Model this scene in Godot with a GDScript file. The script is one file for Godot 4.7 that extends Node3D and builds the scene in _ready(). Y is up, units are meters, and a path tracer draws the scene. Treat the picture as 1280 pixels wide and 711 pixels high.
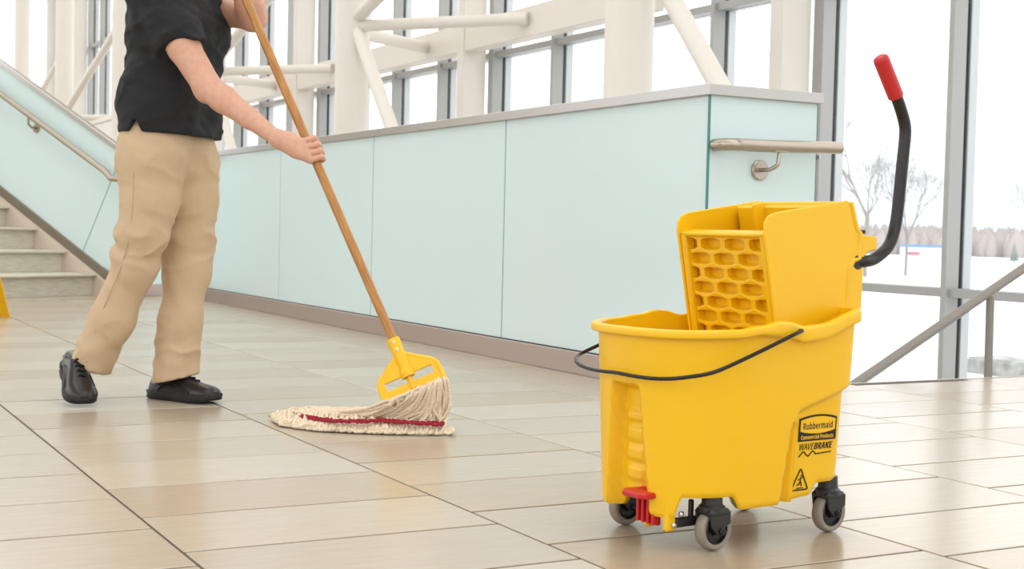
extends Node3D
# A lobby with a yellow mop bucket, a person mopping, a frosted glass balustrade and a window wall onto snow.
# World axes: -Z runs along the balustrade away from the camera, +X towards the window wall, y up, metres.

# ------------------------------------------------------------------ mesh builder
class Mb:
	var v := PackedVector3Array()
	var n := PackedVector3Array()
	var idx := PackedInt32Array()

	func tri(a: Vector3, b: Vector3, c: Vector3) -> void:      # counter-clockwise seen from outside, flat
		var nn := (b - a).cross(c - a).normalized()
		var o := v.size()
		v.append(a); v.append(b); v.append(c)
		n.append(nn); n.append(nn); n.append(nn)
		idx.append(o); idx.append(o + 2); idx.append(o + 1)

	func quad(a: Vector3, b: Vector3, c: Vector3, d: Vector3) -> void:
		var nn := (c - a).cross(d - b).normalized()
		var o := v.size()
		v.append(a); v.append(b); v.append(c); v.append(d)
		for k in 4: n.append(nn)
		idx.append_array(PackedInt32Array([o, o + 2, o + 1, o, o + 3, o + 2]))

	func indexed(pts: PackedVector3Array, tris: PackedInt32Array) -> void:   # smooth, tris counter-clockwise
		var o := v.size()
		var nn := PackedVector3Array()
		nn.resize(pts.size())
		for k in range(0, tris.size(), 3):
			var a := tris[k]; var b := tris[k + 1]; var c := tris[k + 2]
			var f := (pts[b] - pts[a]).cross(pts[c] - pts[a])
			nn[a] += f; nn[b] += f; nn[c] += f
		for k in pts.size():
			var q := nn[k]
			nn[k] = q.normalized() if q.length_squared() > 1e-24 else Vector3.UP
		v.append_array(pts); n.append_array(nn)
		for k in range(0, tris.size(), 3):
			idx.append(o + tris[k]); idx.append(o + tris[k + 2]); idx.append(o + tris[k + 1])

	func rows(r: Array, closed := true, flip := false, cap0 := false, cap1 := false) -> void:   # smooth skin over rings of equal count
		var m: int = r[0].size()
		var pts := PackedVector3Array()
		for ring in r: pts.append_array(ring)
		var t := PackedInt32Array()
		for j in r.size() - 1:
			for i in (m if closed else m - 1):
				var i2 := (i + 1) % m
				var a := j * m + i; var b := j * m + i2; var c := (j + 1) * m + i2; var d := (j + 1) * m + i
				if flip: t.append_array(PackedInt32Array([a, c, b, a, d, c]))
				else: t.append_array(PackedInt32Array([a, b, c, a, c, d]))
		indexed(pts, t)
		if cap0: fan(r[0], not flip)
		if cap1: fan(r[r.size() - 1], flip)

	func fan(ring: PackedVector3Array, flip: bool) -> void:
		var c := Vector3.ZERO
		for p in ring: c += p
		c /= ring.size()
		for i in ring.size():
			var p := ring[i]; var q := ring[(i + 1) % ring.size()]
			if flip: tri(c, q, p)
			else: tri(c, p, q)

	func box(c: Vector3, s: Vector3, e := 0.0, bs := Basis.IDENTITY) -> void:   # bevelled box
		var h := s / 2
		if e <= 0.0:
			for ax in 3:
				for sg in [-1.0, 1.0]:
					var u := Vector3.ZERO; var w := Vector3.ZERO; var d := Vector3.ZERO
					d[ax] = sg * h[ax]; u[(ax + 1) % 3] = h[(ax + 1) % 3]; w[(ax + 2) % 3] = h[(ax + 2) % 3] * sg
					quad(c + bs * (d - u - w), c + bs * (d + u - w), c + bs * (d + u + w), c + bs * (d - u + w))
			return
		for ax in 3:
			var a1 := (ax + 1) % 3; var a2 := (ax + 2) % 3
			for sg in [-1.0, 1.0]:
				var u := Vector3.ZERO; var w := Vector3.ZERO; var d := Vector3.ZERO
				d[ax] = sg * h[ax]; u[a1] = h[a1] - e; w[a2] = (h[a2] - e) * sg
				quad(c + bs * (d - u - w), c + bs * (d + u - w), c + bs * (d + u + w), c + bs * (d - u + w))
			for s1 in [-1.0, 1.0]:
				for s2 in [-1.0, 1.0]:
					var l := Vector3.ZERO; l[ax] = (h[ax] - e) * s1 * s2
					var p := Vector3.ZERO; p[a1] = s1 * h[a1]; p[a2] = s2 * (h[a2] - e)
					var q := Vector3.ZERO; q[a1] = s1 * (h[a1] - e); q[a2] = s2 * h[a2]
					quad(c + bs * (p - l), c + bs * (q - l), c + bs * (q + l), c + bs * (p + l))
		for sx in [-1.0, 1.0]:
			for sy in [-1.0, 1.0]:
				for sz in [-1.0, 1.0]:
					var k := Vector3(sx, sy, sz)
					var p := Vector3(sx * h.x, sy * (h.y - e), sz * (h.z - e))
					var q := Vector3(sx * (h.x - e), sy * h.y, sz * (h.z - e))
					var r := Vector3(sx * (h.x - e), sy * (h.y - e), sz * h.z)
					if k.x * k.y * k.z > 0: tri(c + bs * p, c + bs * q, c + bs * r)
					else: tri(c + bs * p, c + bs * r, c + bs * q)

	func tube(path: Array, rad, sides := 10, caps := true) -> void:   # rad: number or array per point
		var r := []
		var up := Vector3.ZERO
		for k in path.size():
			var p: Vector3 = path[k]
			var t: Vector3 = ((path[mini(k + 1, path.size() - 1)] as Vector3) - (path[maxi(k - 1, 0)] as Vector3)).normalized()
			if up == Vector3.ZERO:
				up = t.cross(Vector3.UP if absf(t.y) < 0.9 else Vector3.RIGHT).normalized()
			up = (up - t * up.dot(t)).normalized()
			var sd := t.cross(up)
			var rr: float = rad if rad is float else rad[k]
			var ring := PackedVector3Array()
			for i in sides:
				var a := TAU * i / sides
				ring.append(p + (up * cos(a) + sd * sin(a)) * rr)
			r.append(ring)
		rows(r, true, false, caps, caps)

	func lathe(prof: Array, seg: int, xf := Transform3D.IDENTITY) -> void:   # prof: Vector2(r, y) from bottom to top, around local y
		for k in prof.size() - 1:
			var r := []
			for p in [prof[k], prof[k + 1]]:
				var ring := PackedVector3Array()
				for i in seg:
					var a := -TAU * i / seg
					ring.append(xf * Vector3(p.x * cos(a), p.y, p.x * sin(a)))
				r.append(ring)
			rows(r, true, false)

	func prism(poly: PackedVector2Array, depth: float, xf: Transform3D, bevel := 0.0) -> void:   # polygon in local xy, thickness along local z from 0 to depth
		var p := poly
		if Geometry2D.is_polygon_clockwise(p): p.reverse()   # Godot's test is for y down
		var area := 0.0
		for i in p.size(): area += p[i].cross(p[(i + 1) % p.size()])
		if area < 0: p.reverse()
		var inn := PackedVector2Array()
		for i in p.size():
			var a := p[(i - 1 + p.size()) % p.size()]; var b := p[i]; var c := p[(i + 1) % p.size()]
			var n1 := (b - a).normalized().orthogonal(); var n2 := (c - b).normalized().orthogonal()
			var m := (n1 + n2).normalized()
			inn.append(b - m * bevel / maxf(0.5, m.dot(n1)) * sign((b - a).normalized().orthogonal().dot(Vector2((b - a).y, -(b - a).x))))
		var lv := [[inn, 0.0], [p, bevel], [p, depth - bevel], [inn, depth]] if bevel > 0 else [[p, 0.0], [p, depth]]
		for k in lv.size() - 1:
			for i in p.size():
				var j := (i + 1) % p.size()
				var a: Vector2 = lv[k][0][i]; var b: Vector2 = lv[k][0][j]; var c: Vector2 = lv[k + 1][0][j]; var d: Vector2 = lv[k + 1][0][i]
				quad(xf * Vector3(a.x, a.y, lv[k][1]), xf * Vector3(b.x, b.y, lv[k][1]), xf * Vector3(c.x, c.y, lv[k + 1][1]), xf * Vector3(d.x, d.y, lv[k + 1][1]))
		var face: PackedVector2Array = lv[0][0]
		var t := Geometry2D.triangulate_polygon(face)
		for k in range(0, t.size(), 3):
			var a := face[t[k]]; var b := face[t[k + 1]]; var c := face[t[k + 2]]
			if (b - a).cross(c - a) < 0:
				var s := b; b = c; c = s
			tri(xf * Vector3(a.x, a.y, depth), xf * Vector3(b.x, b.y, depth), xf * Vector3(c.x, c.y, depth))
			tri(xf * Vector3(a.x, a.y, 0), xf * Vector3(c.x, c.y, 0), xf * Vector3(b.x, b.y, 0))

	func mesh() -> ArrayMesh:
		var a := []
		a.resize(Mesh.ARRAY_MAX)
		a[Mesh.ARRAY_VERTEX] = v
		a[Mesh.ARRAY_NORMAL] = n
		a[Mesh.ARRAY_INDEX] = idx
		var m := ArrayMesh.new()
		m.add_surface_from_arrays(Mesh.PRIMITIVE_TRIANGLES, a)
		return m

# ------------------------------------------------------------------ distance fields: tapered capsules joined smoothly, meshed as surface nets
class Field:
	var a := PackedVector3Array()
	var ab := PackedVector3Array()
	var il := PackedFloat32Array()
	var ra := PackedFloat32Array()
	var rd := PackedFloat32Array()
	var k := 0.02
	var post = null       # a function (p, d) -> d

	func add(p: Vector3, q: Vector3, r0: float, r1: float) -> void:
		a.append(p); ab.append(q - p)
		var l := (q - p).length_squared()
		il.append(1.0 / l if l > 1e-12 else 0.0)
		ra.append(r0); rd.append(r1 - r0)

	func chain(pts: Array, rs: Array) -> void:
		for i in pts.size() - 1: add(pts[i], pts[i + 1], rs[i], rs[i + 1])

	func at(p: Vector3) -> float:
		var d := 10.0
		for i in a.size():
			var w := p - a[i]
			var t := clampf(w.dot(ab[i]) * il[i], 0.0, 1.0)
			var e := (w - ab[i] * t).length() - ra[i] - rd[i] * t
			var g := absf(d - e)
			if g >= k: d = minf(d, e)
			else: d = minf(d, e) - (k - g) * (k - g) * 0.25 / k
		return post.call(p, d) if post != null else d

	func mesh_into(mb: Mb, lo: Vector3, hi: Vector3, cell: float) -> void:
		var s := (hi - lo) / cell
		var nx := int(ceil(s.x)) + 1; var ny := int(ceil(s.y)) + 1; var nz := int(ceil(s.z)) + 1
		var val := PackedFloat32Array(); val.resize(nx * ny * nz)
		var B := 5
		var reach := B * cell * 0.87 + 0.012
		for bz in range(0, nz, B):
			for by in range(0, ny, B):
				for bx in range(0, nx, B):
					var dc := at(lo + Vector3(bx + B * 0.5, by + B * 0.5, bz + B * 0.5) * cell)
					var act := absf(dc) < reach
					for z in range(bz, mini(bz + B, nz)):
						for y in range(by, mini(by + B, ny)):
							var o := (z * ny + y) * nx
							for x in range(bx, mini(bx + B, nx)):
								val[o + x] = at(lo + Vector3(x, y, z) * cell) if act else (1.0 if dc > 0 else -1.0)
		var vid := PackedInt32Array(); vid.resize(nx * ny * nz); vid.fill(-1)
		var pts := PackedVector3Array()
		var sy := nx; var sz := nx * ny
		var off := [0, 1, sy, sy + 1, sz, sz + 1, sz + sy, sz + sy + 1]
		var cor := [Vector3(0, 0, 0), Vector3(1, 0, 0), Vector3(0, 1, 0), Vector3(1, 1, 0), Vector3(0, 0, 1), Vector3(1, 0, 1), Vector3(0, 1, 1), Vector3(1, 1, 1)]
		var edges := [[0, 1], [2, 3], [4, 5], [6, 7], [0, 2], [1, 3], [4, 6], [5, 7], [0, 4], [1, 5], [2, 6], [3, 7]]
		for z in nz - 1:
			for y in ny - 1:
				var o := (z * ny + y) * nx
				for x in nx - 1:
					var c := o + x
					var s0 := val[c] < 0
					if (val[c + 1] < 0) == s0 and (val[c + sy] < 0) == s0 and (val[c + sy + 1] < 0) == s0 and (val[c + sz] < 0) == s0 and (val[c + sz + 1] < 0) == s0 and (val[c + sz + sy] < 0) == s0 and (val[c + sz + sy + 1] < 0) == s0:
						continue
					var sum := Vector3.ZERO; var cnt := 0
					for e in edges:
						var p: float = val[c + off[e[0]]]; var q: float = val[c + off[e[1]]]
						if (p < 0) != (q < 0):
							sum += (cor[e[0]] as Vector3).lerp(cor[e[1]], p / (p - q)); cnt += 1
					vid[c] = pts.size()
					pts.append(lo + (Vector3(x, y, z) + sum / cnt) * cell)
		var t := PackedInt32Array()
		for z in range(1, nz - 1):
			for y in range(1, ny - 1):
				var o := (z * ny + y) * nx
				for x in range(1, nx - 1):
					var c := o + x
					if vid[c] < 0: continue
					var s0 := val[c] < 0
					for ax in 3:
						var st: int = [1, sy, sz][ax]; var u: int = [sy, sz, 1][ax]; var w: int = [sz, 1, sy][ax]
						if (val[c + st] < 0) == s0: continue
						var q0 := vid[c]; var q1 := vid[c - u]; var q2 := vid[c - u - w]; var q3 := vid[c - w]
						if q1 < 0 or q2 < 0 or q3 < 0: continue
						if s0: t.append_array(PackedInt32Array([q0, q1, q2, q0, q2, q3]))
						else: t.append_array(PackedInt32Array([q0, q2, q1, q0, q3, q2]))
		if pts.size(): mb.indexed(pts, t)

# ------------------------------------------------------------------ naming, tagging
var taken := {}
func numbered(called: String) -> String:
	var k: int = taken.get(called, 0)
	taken[called] = k + 1
	return called if k == 0 else "%s_%03d" % [called, k]

func put(mb, called: String, mat: Material, parent: Node = self) -> MeshInstance3D:
	var o := MeshInstance3D.new()
	o.name = numbered(called) if parent == self else called
	o.mesh = mb.mesh() if mb is Mb else mb
	o.material_override = mat
	parent.add_child(o, true)
	return o

func base(called: String, at := Vector3.ZERO, turn := 0.0, parent: Node = self) -> Node3D:
	var o := Node3D.new()
	o.name = numbered(called) if parent == self else called
	parent.add_child(o, true)
	o.position = at
	o.rotation.y = turn
	return o

func tag(o: Node, label: String, category: String, group := "") -> void:
	o.set_meta("label", label)
	o.set_meta("category", category)
	if group: o.set_meta("group", group)

func setting(o: Node, label := "") -> void:
	o.set_meta("kind", "structure")
	if label: o.set_meta("label", label)

# ------------------------------------------------------------------ materials
var M := {}
func mat(called: String, c: Color, rough := 0.5, metal := 0.0, spec := 0.5) -> StandardMaterial3D:
	var m := StandardMaterial3D.new()
	m.resource_name = called
	m.albedo_color = c
	m.roughness = rough
	m.metallic = metal
	m.metallic_specular = spec
	M[called] = m
	return m

func noise_tex(freq: float, lo: Color, hi: Color, sd: int, w := 512, h := 512, normal := false, strength := 4.0) -> NoiseTexture2D:
	var f := FastNoiseLite.new()
	f.seed = sd
	f.noise_type = FastNoiseLite.TYPE_SIMPLEX_SMOOTH
	f.frequency = freq
	f.fractal_octaves = 4
	var t := NoiseTexture2D.new()
	t.width = w; t.height = h; t.seamless = true; t.noise = f
	if normal:
		t.as_normal_map = true; t.bump_strength = strength
	else:
		var g := Gradient.new()
		g.set_color(0, lo); g.set_color(1, hi)
		t.color_ramp = g
	return t

func triplanar(m: StandardMaterial3D, scale: Vector3, world := false) -> void:
	m.uv1_triplanar = true
	m.uv1_world_triplanar = world
	m.uv1_scale = scale

func materials() -> void:
	# floor stone: four tones, grain drawn out along the tile
	var tones := [Color(0.740, 0.692, 0.615), Color(0.705, 0.645, 0.558), Color(0.752, 0.710, 0.638), Color(0.722, 0.678, 0.605)]
	for k in 4:
		var m := mat("tile_stone_%d" % k, tones[k], 0.22, 0.0, 0.55)
		m.albedo_texture = noise_tex(0.012, Color(0.962, 0.958, 0.95), Color(1, 1, 1), 11 + k, 512, 512)
		triplanar(m, Vector3(0.9, 1.0, 7.0), true)
		m.uv1_offset = Vector3(0.13 * k, 0, 0.31 * k)
	mat("grout", Color(0.36, 0.31, 0.255), 0.9)
	var g := mat("frosted_glass", Color(0.875, 0.940, 0.942), 0.14, 0.0, 0.5)
	g.backlight_enabled = true
	g.backlight = Color(0.56, 0.61, 0.615)
	var ge := mat("glass_edge", Color(0.25, 0.52, 0.50), 0.2)
	var s := mat("brushed_steel", Color(0.74, 0.72, 0.70), 0.28, 1.0)
	mat("base_metal", Color(0.70, 0.64, 0.61), 0.38, 0.5)
	mat("satin_steel", Color(0.70, 0.655, 0.60), 0.28, 1.0)
	mat("rail_paint", Color(0.56, 0.54, 0.51), 0.4, 0.3)
	mat("white_steel", Color(0.875, 0.85, 0.81), 0.5)
	mat("white_wall", Color(0.90, 0.885, 0.86), 0.8)
	mat("mullion_grey", Color(0.665, 0.665, 0.655), 0.45, 0.2)
	mat("gasket", Color(0.13, 0.14, 0.15), 0.7)
	mat("mullion_cap", Color(0.73, 0.74, 0.745), 0.4, 0.2)
	var w := mat("window_glass", Color(0.93, 0.98, 0.97, 0.06), 0.02)
	w.transparency = BaseMaterial3D.TRANSPARENCY_ALPHA
	# bucket plastics
	var y := mat("yellow_plastic", Color(0.935, 0.735, 0.05), 0.32, 0.0, 0.5)
	y.normal_enabled = true
	y.normal_texture = noise_tex(0.05, Color.BLACK, Color.WHITE, 8, 256, 256, true, 1.0)
	y.normal_scale = 0.06
	triplanar(y, Vector3(9, 9, 9))
	mat("red_plastic", Color(0.76, 0.10, 0.12), 0.36)
	mat("grip_red", Color(0.74, 0.13, 0.15), 0.42)
	mat("dark_plastic", Color(0.145, 0.145, 0.15), 0.42)
	mat("hub_black", Color(0.10, 0.10, 0.105), 0.35)
	mat("tyre_grey", Color(0.55, 0.52, 0.475), 0.55)
	mat("black_tube", Color(0.13, 0.115, 0.11), 0.3, 0.2)
	mat("wire_steel", Color(0.22, 0.215, 0.21), 0.25, 0.9)
	mat("chrome", Color(0.82, 0.82, 0.82), 0.15, 1.0)
	mat("print_black", Color(0.02, 0.02, 0.025), 0.5)
	mat("print_yellow", Color(0.935, 0.735, 0.05), 0.4)
	# person
	var sk := mat("skin", Color(0.84, 0.655, 0.56), 0.52)
	sk.subsurf_scatter_enabled = true
	sk.subsurf_scatter_strength = 0.08
	sk.albedo_texture = noise_tex(0.03, Color(0.93, 0.90, 0.89), Color(1, 1, 1), 77, 256, 256)
	triplanar(sk, Vector3(5, 5, 5))
	mat("lips", Color(0.72, 0.42, 0.38), 0.5)
	mat("hair_brown", Color(0.22, 0.15, 0.10), 0.6)
	mat("eye_white", Color(0.88, 0.87, 0.85), 0.3)
	mat("iris", Color(0.16, 0.11, 0.08), 0.3)
	var sh := mat("shirt_black", Color(0.085, 0.09, 0.105), 0.85)
	sh.rim_enabled = true; sh.rim = 0.15; sh.rim_tint = 0.6
	sh.normal_enabled = true
	sh.normal_texture = noise_tex(0.012, Color.BLACK, Color.WHITE, 21, 512, 512, true, 9.0)
	sh.normal_scale = 0.5
	triplanar(sh, Vector3(3.2, 4.2, 3.2))
	var tr := mat("khaki", Color(0.77, 0.67, 0.545), 0.85)
	tr.normal_enabled = true
	tr.normal_texture = noise_tex(0.010, Color.BLACK, Color.WHITE, 22, 512, 512, true, 8.0)
	tr.normal_scale = 0.25
	triplanar(tr, Vector3(3.0, 2.0, 3.0))
	mat("seam_khaki", Color(0.72, 0.61, 0.48), 0.9)
	mat("shoe_black", Color(0.075, 0.07, 0.08), 0.30)
	mat("sole_black", Color(0.07, 0.07, 0.072), 0.6)
	mat("lace_black", Color(0.05, 0.05, 0.055), 0.8)
	# mop
	var wd := mat("varnished_wood", Color(0.79, 0.575, 0.29), 0.3)
	wd.albedo_texture = noise_tex(0.02, Color(0.72, 0.66, 0.60), Color(1, 1, 1), 41, 512, 512)
	triplanar(wd, Vector3(14, 0.9, 14))
	var ct := mat("cotton_yarn", Color(0.93, 0.885, 0.81), 0.95)
	ct.albedo_texture = noise_tex(0.03, Color(0.86, 0.81, 0.74), Color(1, 1, 1), 51, 256, 256)
	triplanar(ct, Vector3(14, 14, 14))
	mat("red_yarn", Color(0.58, 0.10, 0.17), 0.9)
	# stairs
	var sn := mat("stair_stone", Color(0.88, 0.855, 0.79), 0.45)
	sn.albedo_texture = noise_tex(0.015, Color(0.86, 0.85, 0.83), Color(1, 1, 1), 61, 512, 512)
	triplanar(sn, Vector3(0.8, 6, 0.8))
	mat("stair_side", Color(0.82, 0.765, 0.70), 0.7)
	mat("stringer_metal", Color(0.55, 0.51, 0.46), 0.42, 0.6)
	# outside
	mat("snow", Color(0.93, 0.94, 0.96), 0.9)
	var cc := mat("concrete", Color(0.84, 0.84, 0.83), 0.9)
	cc.albedo_texture = noise_tex(0.02, Color(0.6, 0.6, 0.6), Color(1, 1, 1), 71, 256, 256)
	triplanar(cc, Vector3(1.2, 1.2, 1.2))
	mat("bark", Color(0.53, 0.49, 0.47), 0.95)
	mat("russet_twigs", Color(0.70, 0.52, 0.44), 0.95)
	mat("haze_tinted_wood", Color(0.64, 0.60, 0.59), 1.0)  # brown lightened, the distance haze is mixed into the colour
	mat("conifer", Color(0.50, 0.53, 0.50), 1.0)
	mat("shed_white", Color(0.85, 0.87, 0.9), 0.7)
	mat("shed_blue", Color(0.33, 0.52, 0.75), 0.6)
	mat("shed_red", Color(0.70, 0.35, 0.36), 0.6)
	mat("ceiling_white", Color(0.93, 0.92, 0.90), 0.9)

# ------------------------------------------------------------------ the place
const RAIL_X := 2.84
const END_Z := -3.86
const EDGE_Z := -4.08
const WIN_X := 6.40
const PITCH := 1.205

func _ready() -> void:
	var cam := Camera3D.new()
	cam.name = "camera"
	add_child(cam)
	var lens := CameraAttributesPhysical.new()
	lens.exposure_aperture = 11.0
	lens.frustum_focal_length = 51.0
	lens.frustum_focus_distance = 3.1
	cam.attributes = lens
	cam.fov = rad_to_deg(2.0 * atan(355.5 / 1730.0))
	cam.near = 0.05
	cam.far = 2000.0
	cam.position = Vector3(0, 0.562, 0)
	cam.rotation_degrees = Vector3(-2.24, -28.45, 1.34)
	cam.current = true

	var env := Environment.new()
	env.background_mode = Environment.BG_SKY
	var sky := Sky.new()
	var sm := ProceduralSkyMaterial.new()          # overcast: brighter overhead than at the horizon
	sm.sky_top_color = Color(1.0, 0.995, 0.99)
	sm.sky_horizon_color = Color(0.66, 0.70, 0.74)
	sm.sky_curve = 0.10
	sm.ground_bottom_color = Color(0.75, 0.76, 0.78)
	sm.ground_horizon_color = Color(0.78, 0.80, 0.82)
	sm.sun_angle_max = 0.0
	sky.sky_material = sm
	env.sky = sky
	env.background_energy_multiplier = 2.6
	env.tonemap_mode = Environment.TONE_MAPPER_LINEAR
	env.tonemap_exposure = 0.95
	env.sdfgi_enabled = true
	env.ssao_enabled = true
	env.ssil_enabled = true
	var we := WorldEnvironment.new()
	we.name = "environment"
	we.environment = env
	add_child(we)

	materials()
	build_shell()
	build_floor()
	build_balustrade()
	build_windows()
	build_columns()
	build_stairs()
	build_outside()
	build_bucket()
	build_wringer()
	build_person()
	build_mop()
	build_extras()

func slab(lo: Vector3, hi: Vector3, e := 0.0) -> Mb:
	var mb := Mb.new()
	mb.box((lo + hi) / 2, hi - lo, e)
	return mb

# a wall or ceiling as a frame of bars round rectangular openings; axis 0: plane x, 1: plane y, 2: plane z
func pierced(mb: Mb, axis: int, at: float, thick: float, u0: float, u1: float, w0: float, w1: float, holes: Array) -> void:
	# holes: [u_lo, u_hi, w_lo, w_hi], all sharing the same w range, sorted by u
	var cuts := []
	if holes.is_empty(): cuts.append([u0, u1, w0, w1])
	else:
		var wl: float = holes[0][2]; var wh: float = holes[0][3]
		cuts.append([u0, u1, w0, wl]); cuts.append([u0, u1, wh, w1])
		var u := u0
		for h in holes:
			cuts.append([u, h[0], wl, wh]); u = h[1]
		cuts.append([u, u1, wl, wh])
	for c in cuts:
		if c[1] - c[0] < 0.001 or c[3] - c[2] < 0.001: continue
		var m := Vector3.ZERO; var s := Vector3.ZERO
		var ua: int = [2, 0, 0][axis]; var wa: int = [1, 2, 1][axis]
		m[axis] = at; s[axis] = thick
		m[ua] = (c[0] + c[1]) / 2; s[ua] = c[1] - c[0]
		m[wa] = (c[2] + c[3]) / 2; s[wa] = c[3] - c[2]
		mb.box(m, s)

func build_shell() -> void:
	# hall: x -7 .. 6.4, z 7 .. -36, height 7.2; the stair well beside the windows goes down to -3.2
	var mb := Mb.new()
	pierced(mb, 1, 7.3, 0.2, -7.2, 6.6, -36.2, 7.2, [[-1.6, 0.6, -35.0, 6.2], [1.6, 3.8, -35.0, 6.2]])
	setting(put(mb, "ceiling", M.ceiling_white), "white ceiling with long skylights")
	mb = Mb.new()
	var bays := []
	for k in 6: bays.append([-33.5 + k * 6.8, -33.5 + k * 6.8 + 5.8, 0.5, 6.5])
	pierced(mb, 0, -7.1, 0.2, -36.2, 7.2, -0.2, 7.2, bays)
	setting(put(mb, "wall_left", M.white_wall), "white wall with wide windows at the left of the hall")
	mb = Mb.new()
	pierced(mb, 2, 7.1, 0.2, -7.2, 6.6, -3.2, 7.2, [[-6.4, -3.4, 0.4, 6.6], [-3.0, 0.0, 0.4, 6.6], [0.4, 3.4, 0.4, 6.6], [3.8, 6.2, 0.4, 6.6]])
	setting(put(mb, "wall_front", M.white_wall), "white wall with tall windows behind the camera")
	mb = Mb.new()
	pierced(mb, 2, -36.1, 0.2, -7.2, 6.6, -3.2, 7.2, [[-6.4, -3.4, 0.4, 6.6], [-3.0, 0.0, 0.4, 6.6], [0.4, 3.4, 0.4, 6.6], [3.8, 6.2, 0.4, 6.6]])
	setting(put(mb, "wall_back", M.white_wall), "far white wall with tall windows")
	# stair well: lower floor, its walls
	mb = Mb.new()
	mb.box(Vector3(4.62, -3.3, -20.1), Vector3(3.9, 0.2, 32.2))
	setting(put(mb, "floor_lower", M.stair_side), "lower landing in the stair well")
	mb = Mb.new()
	mb.box(Vector3(2.78, -1.72, -20.1), Vector3(0.2, 3.0, 32.2))
	setting(put(mb, "wall_right", M.white_wall), "white side of the stair well under the balustrade")

# ------------------------------------------------------------------ floor
func build_floor() -> void:
	var fl := base("floor")
	setting(fl, "pale beige stone tile floor")
	# slab under the tiles: main hall and the strip right of the balustrade end
	var mb := Mb.new()
	mb.box(Vector3(-2.08, -0.1018, -14.6), Vector3(9.96, 0.2, 43.2))
	mb.box(Vector3(4.65, -0.1018, 1.46), Vector3(3.5, 0.2, 11.08))
	put(mb, "grout_bed", M.grout, fl)
	var rng := RandomNumberGenerator.new()
	rng.seed = 7
	var W := 0.61; var D := 0.305
	var shapes := {}
	var far := Mb.new()
	var cam := Vector3(0, 0.562, 0)
	var inv := Basis.from_euler(Vector3(deg_to_rad(-2.24), deg_to_rad(-28.45), deg_to_rad(1.34))).inverse()
	var near := []
	var offs := {-1: 0.217, 0: 0.117, 1: 0.0, 2: 0.05, 3: 0.20, 4: 0.10, 5: 0.26}
	for ci in range(-12, 10):
		var x0 := 0.632 + W * ci
		var x1 := x0 + W
		var off: float = offs.get(ci, fposmod(ci * 0.137, D))
		for ri in range(-118, 24):
			var z1 := off + ri * D
			var z0 := z1 - D
			if z1 > 6.9 or z0 < -35.9: continue
			var right := RAIL_X + 0.02 if (z0 + z1) / 2 < EDGE_Z else 6.3
			if x0 > right - 0.05: continue
			var xe := minf(x1, right)
			var ze := z0
			if x1 > RAIL_X + 0.3 and z0 < EDGE_Z: ze = EDGE_Z
			if z1 - ze < 0.03: continue
			var c := Vector3((x0 + xe) / 2, 0, (ze + z1) / 2)
			var q := inv * (c - cam)
			var vis := false
			var score := 0.0
			if q.z < -0.8:
				var px := 640 + 1730 * q.x / -q.z
				var py := 355.5 - 1730 * q.y / -q.z
				var mg := 1730 * 0.34 / -q.z
				vis = px > -mg and px < 1280 + mg and py < 711 + mg and py > 340
				score = 1.0 / (-q.z)
			near.append([score if vis else 0.0, c, xe - x0, z1 - ze, ci, ri])
	near.sort_custom(func(p, q): return p[0] > q[0])
	var made := 0
	for t in near:
		var sx: float = snappedf(t[2] - 0.006, 0.001); var sz: float = snappedf(t[3] - 0.009, 0.001)
		if t[0] > 0.0 and made < 290:
			made += 1
			var key := "%.3f %.3f" % [sx, sz]
			if not shapes.has(key):
				var m := Mb.new()
				m.box(Vector3(0, -0.006, 0), Vector3(sx, 0.012, sz), 0.0012)
				shapes[key] = m.mesh()
			var tone: int = absi((t[4] * 7 + t[5] * 13 + t[4] * t[5]) % 4)
			var o := put(shapes[key], "tile", M["tile_stone_%d" % tone], fl)
			o.position = t[1] + Vector3(0, rng.randf_range(-0.0004, 0.0002), 0)
		else:
			far.box(t[1] + Vector3(0, -0.006, 0), Vector3(sx, 0.012, sz))
	var ff := put(far, "far_tiles", M.tile_stone_0, fl)
	ff.set_meta("kind", "stuff")
	# nosing along the floor edge over the stair well
	mb = Mb.new()
	mb.box(Vector3(4.6, -0.115, EDGE_Z - 0.012), Vector3(3.5, 0.226, 0.02), 0.004)
	setting(put(mb, "trim_1", M.stair_stone), "stone edge of the floor over the stair well")

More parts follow.
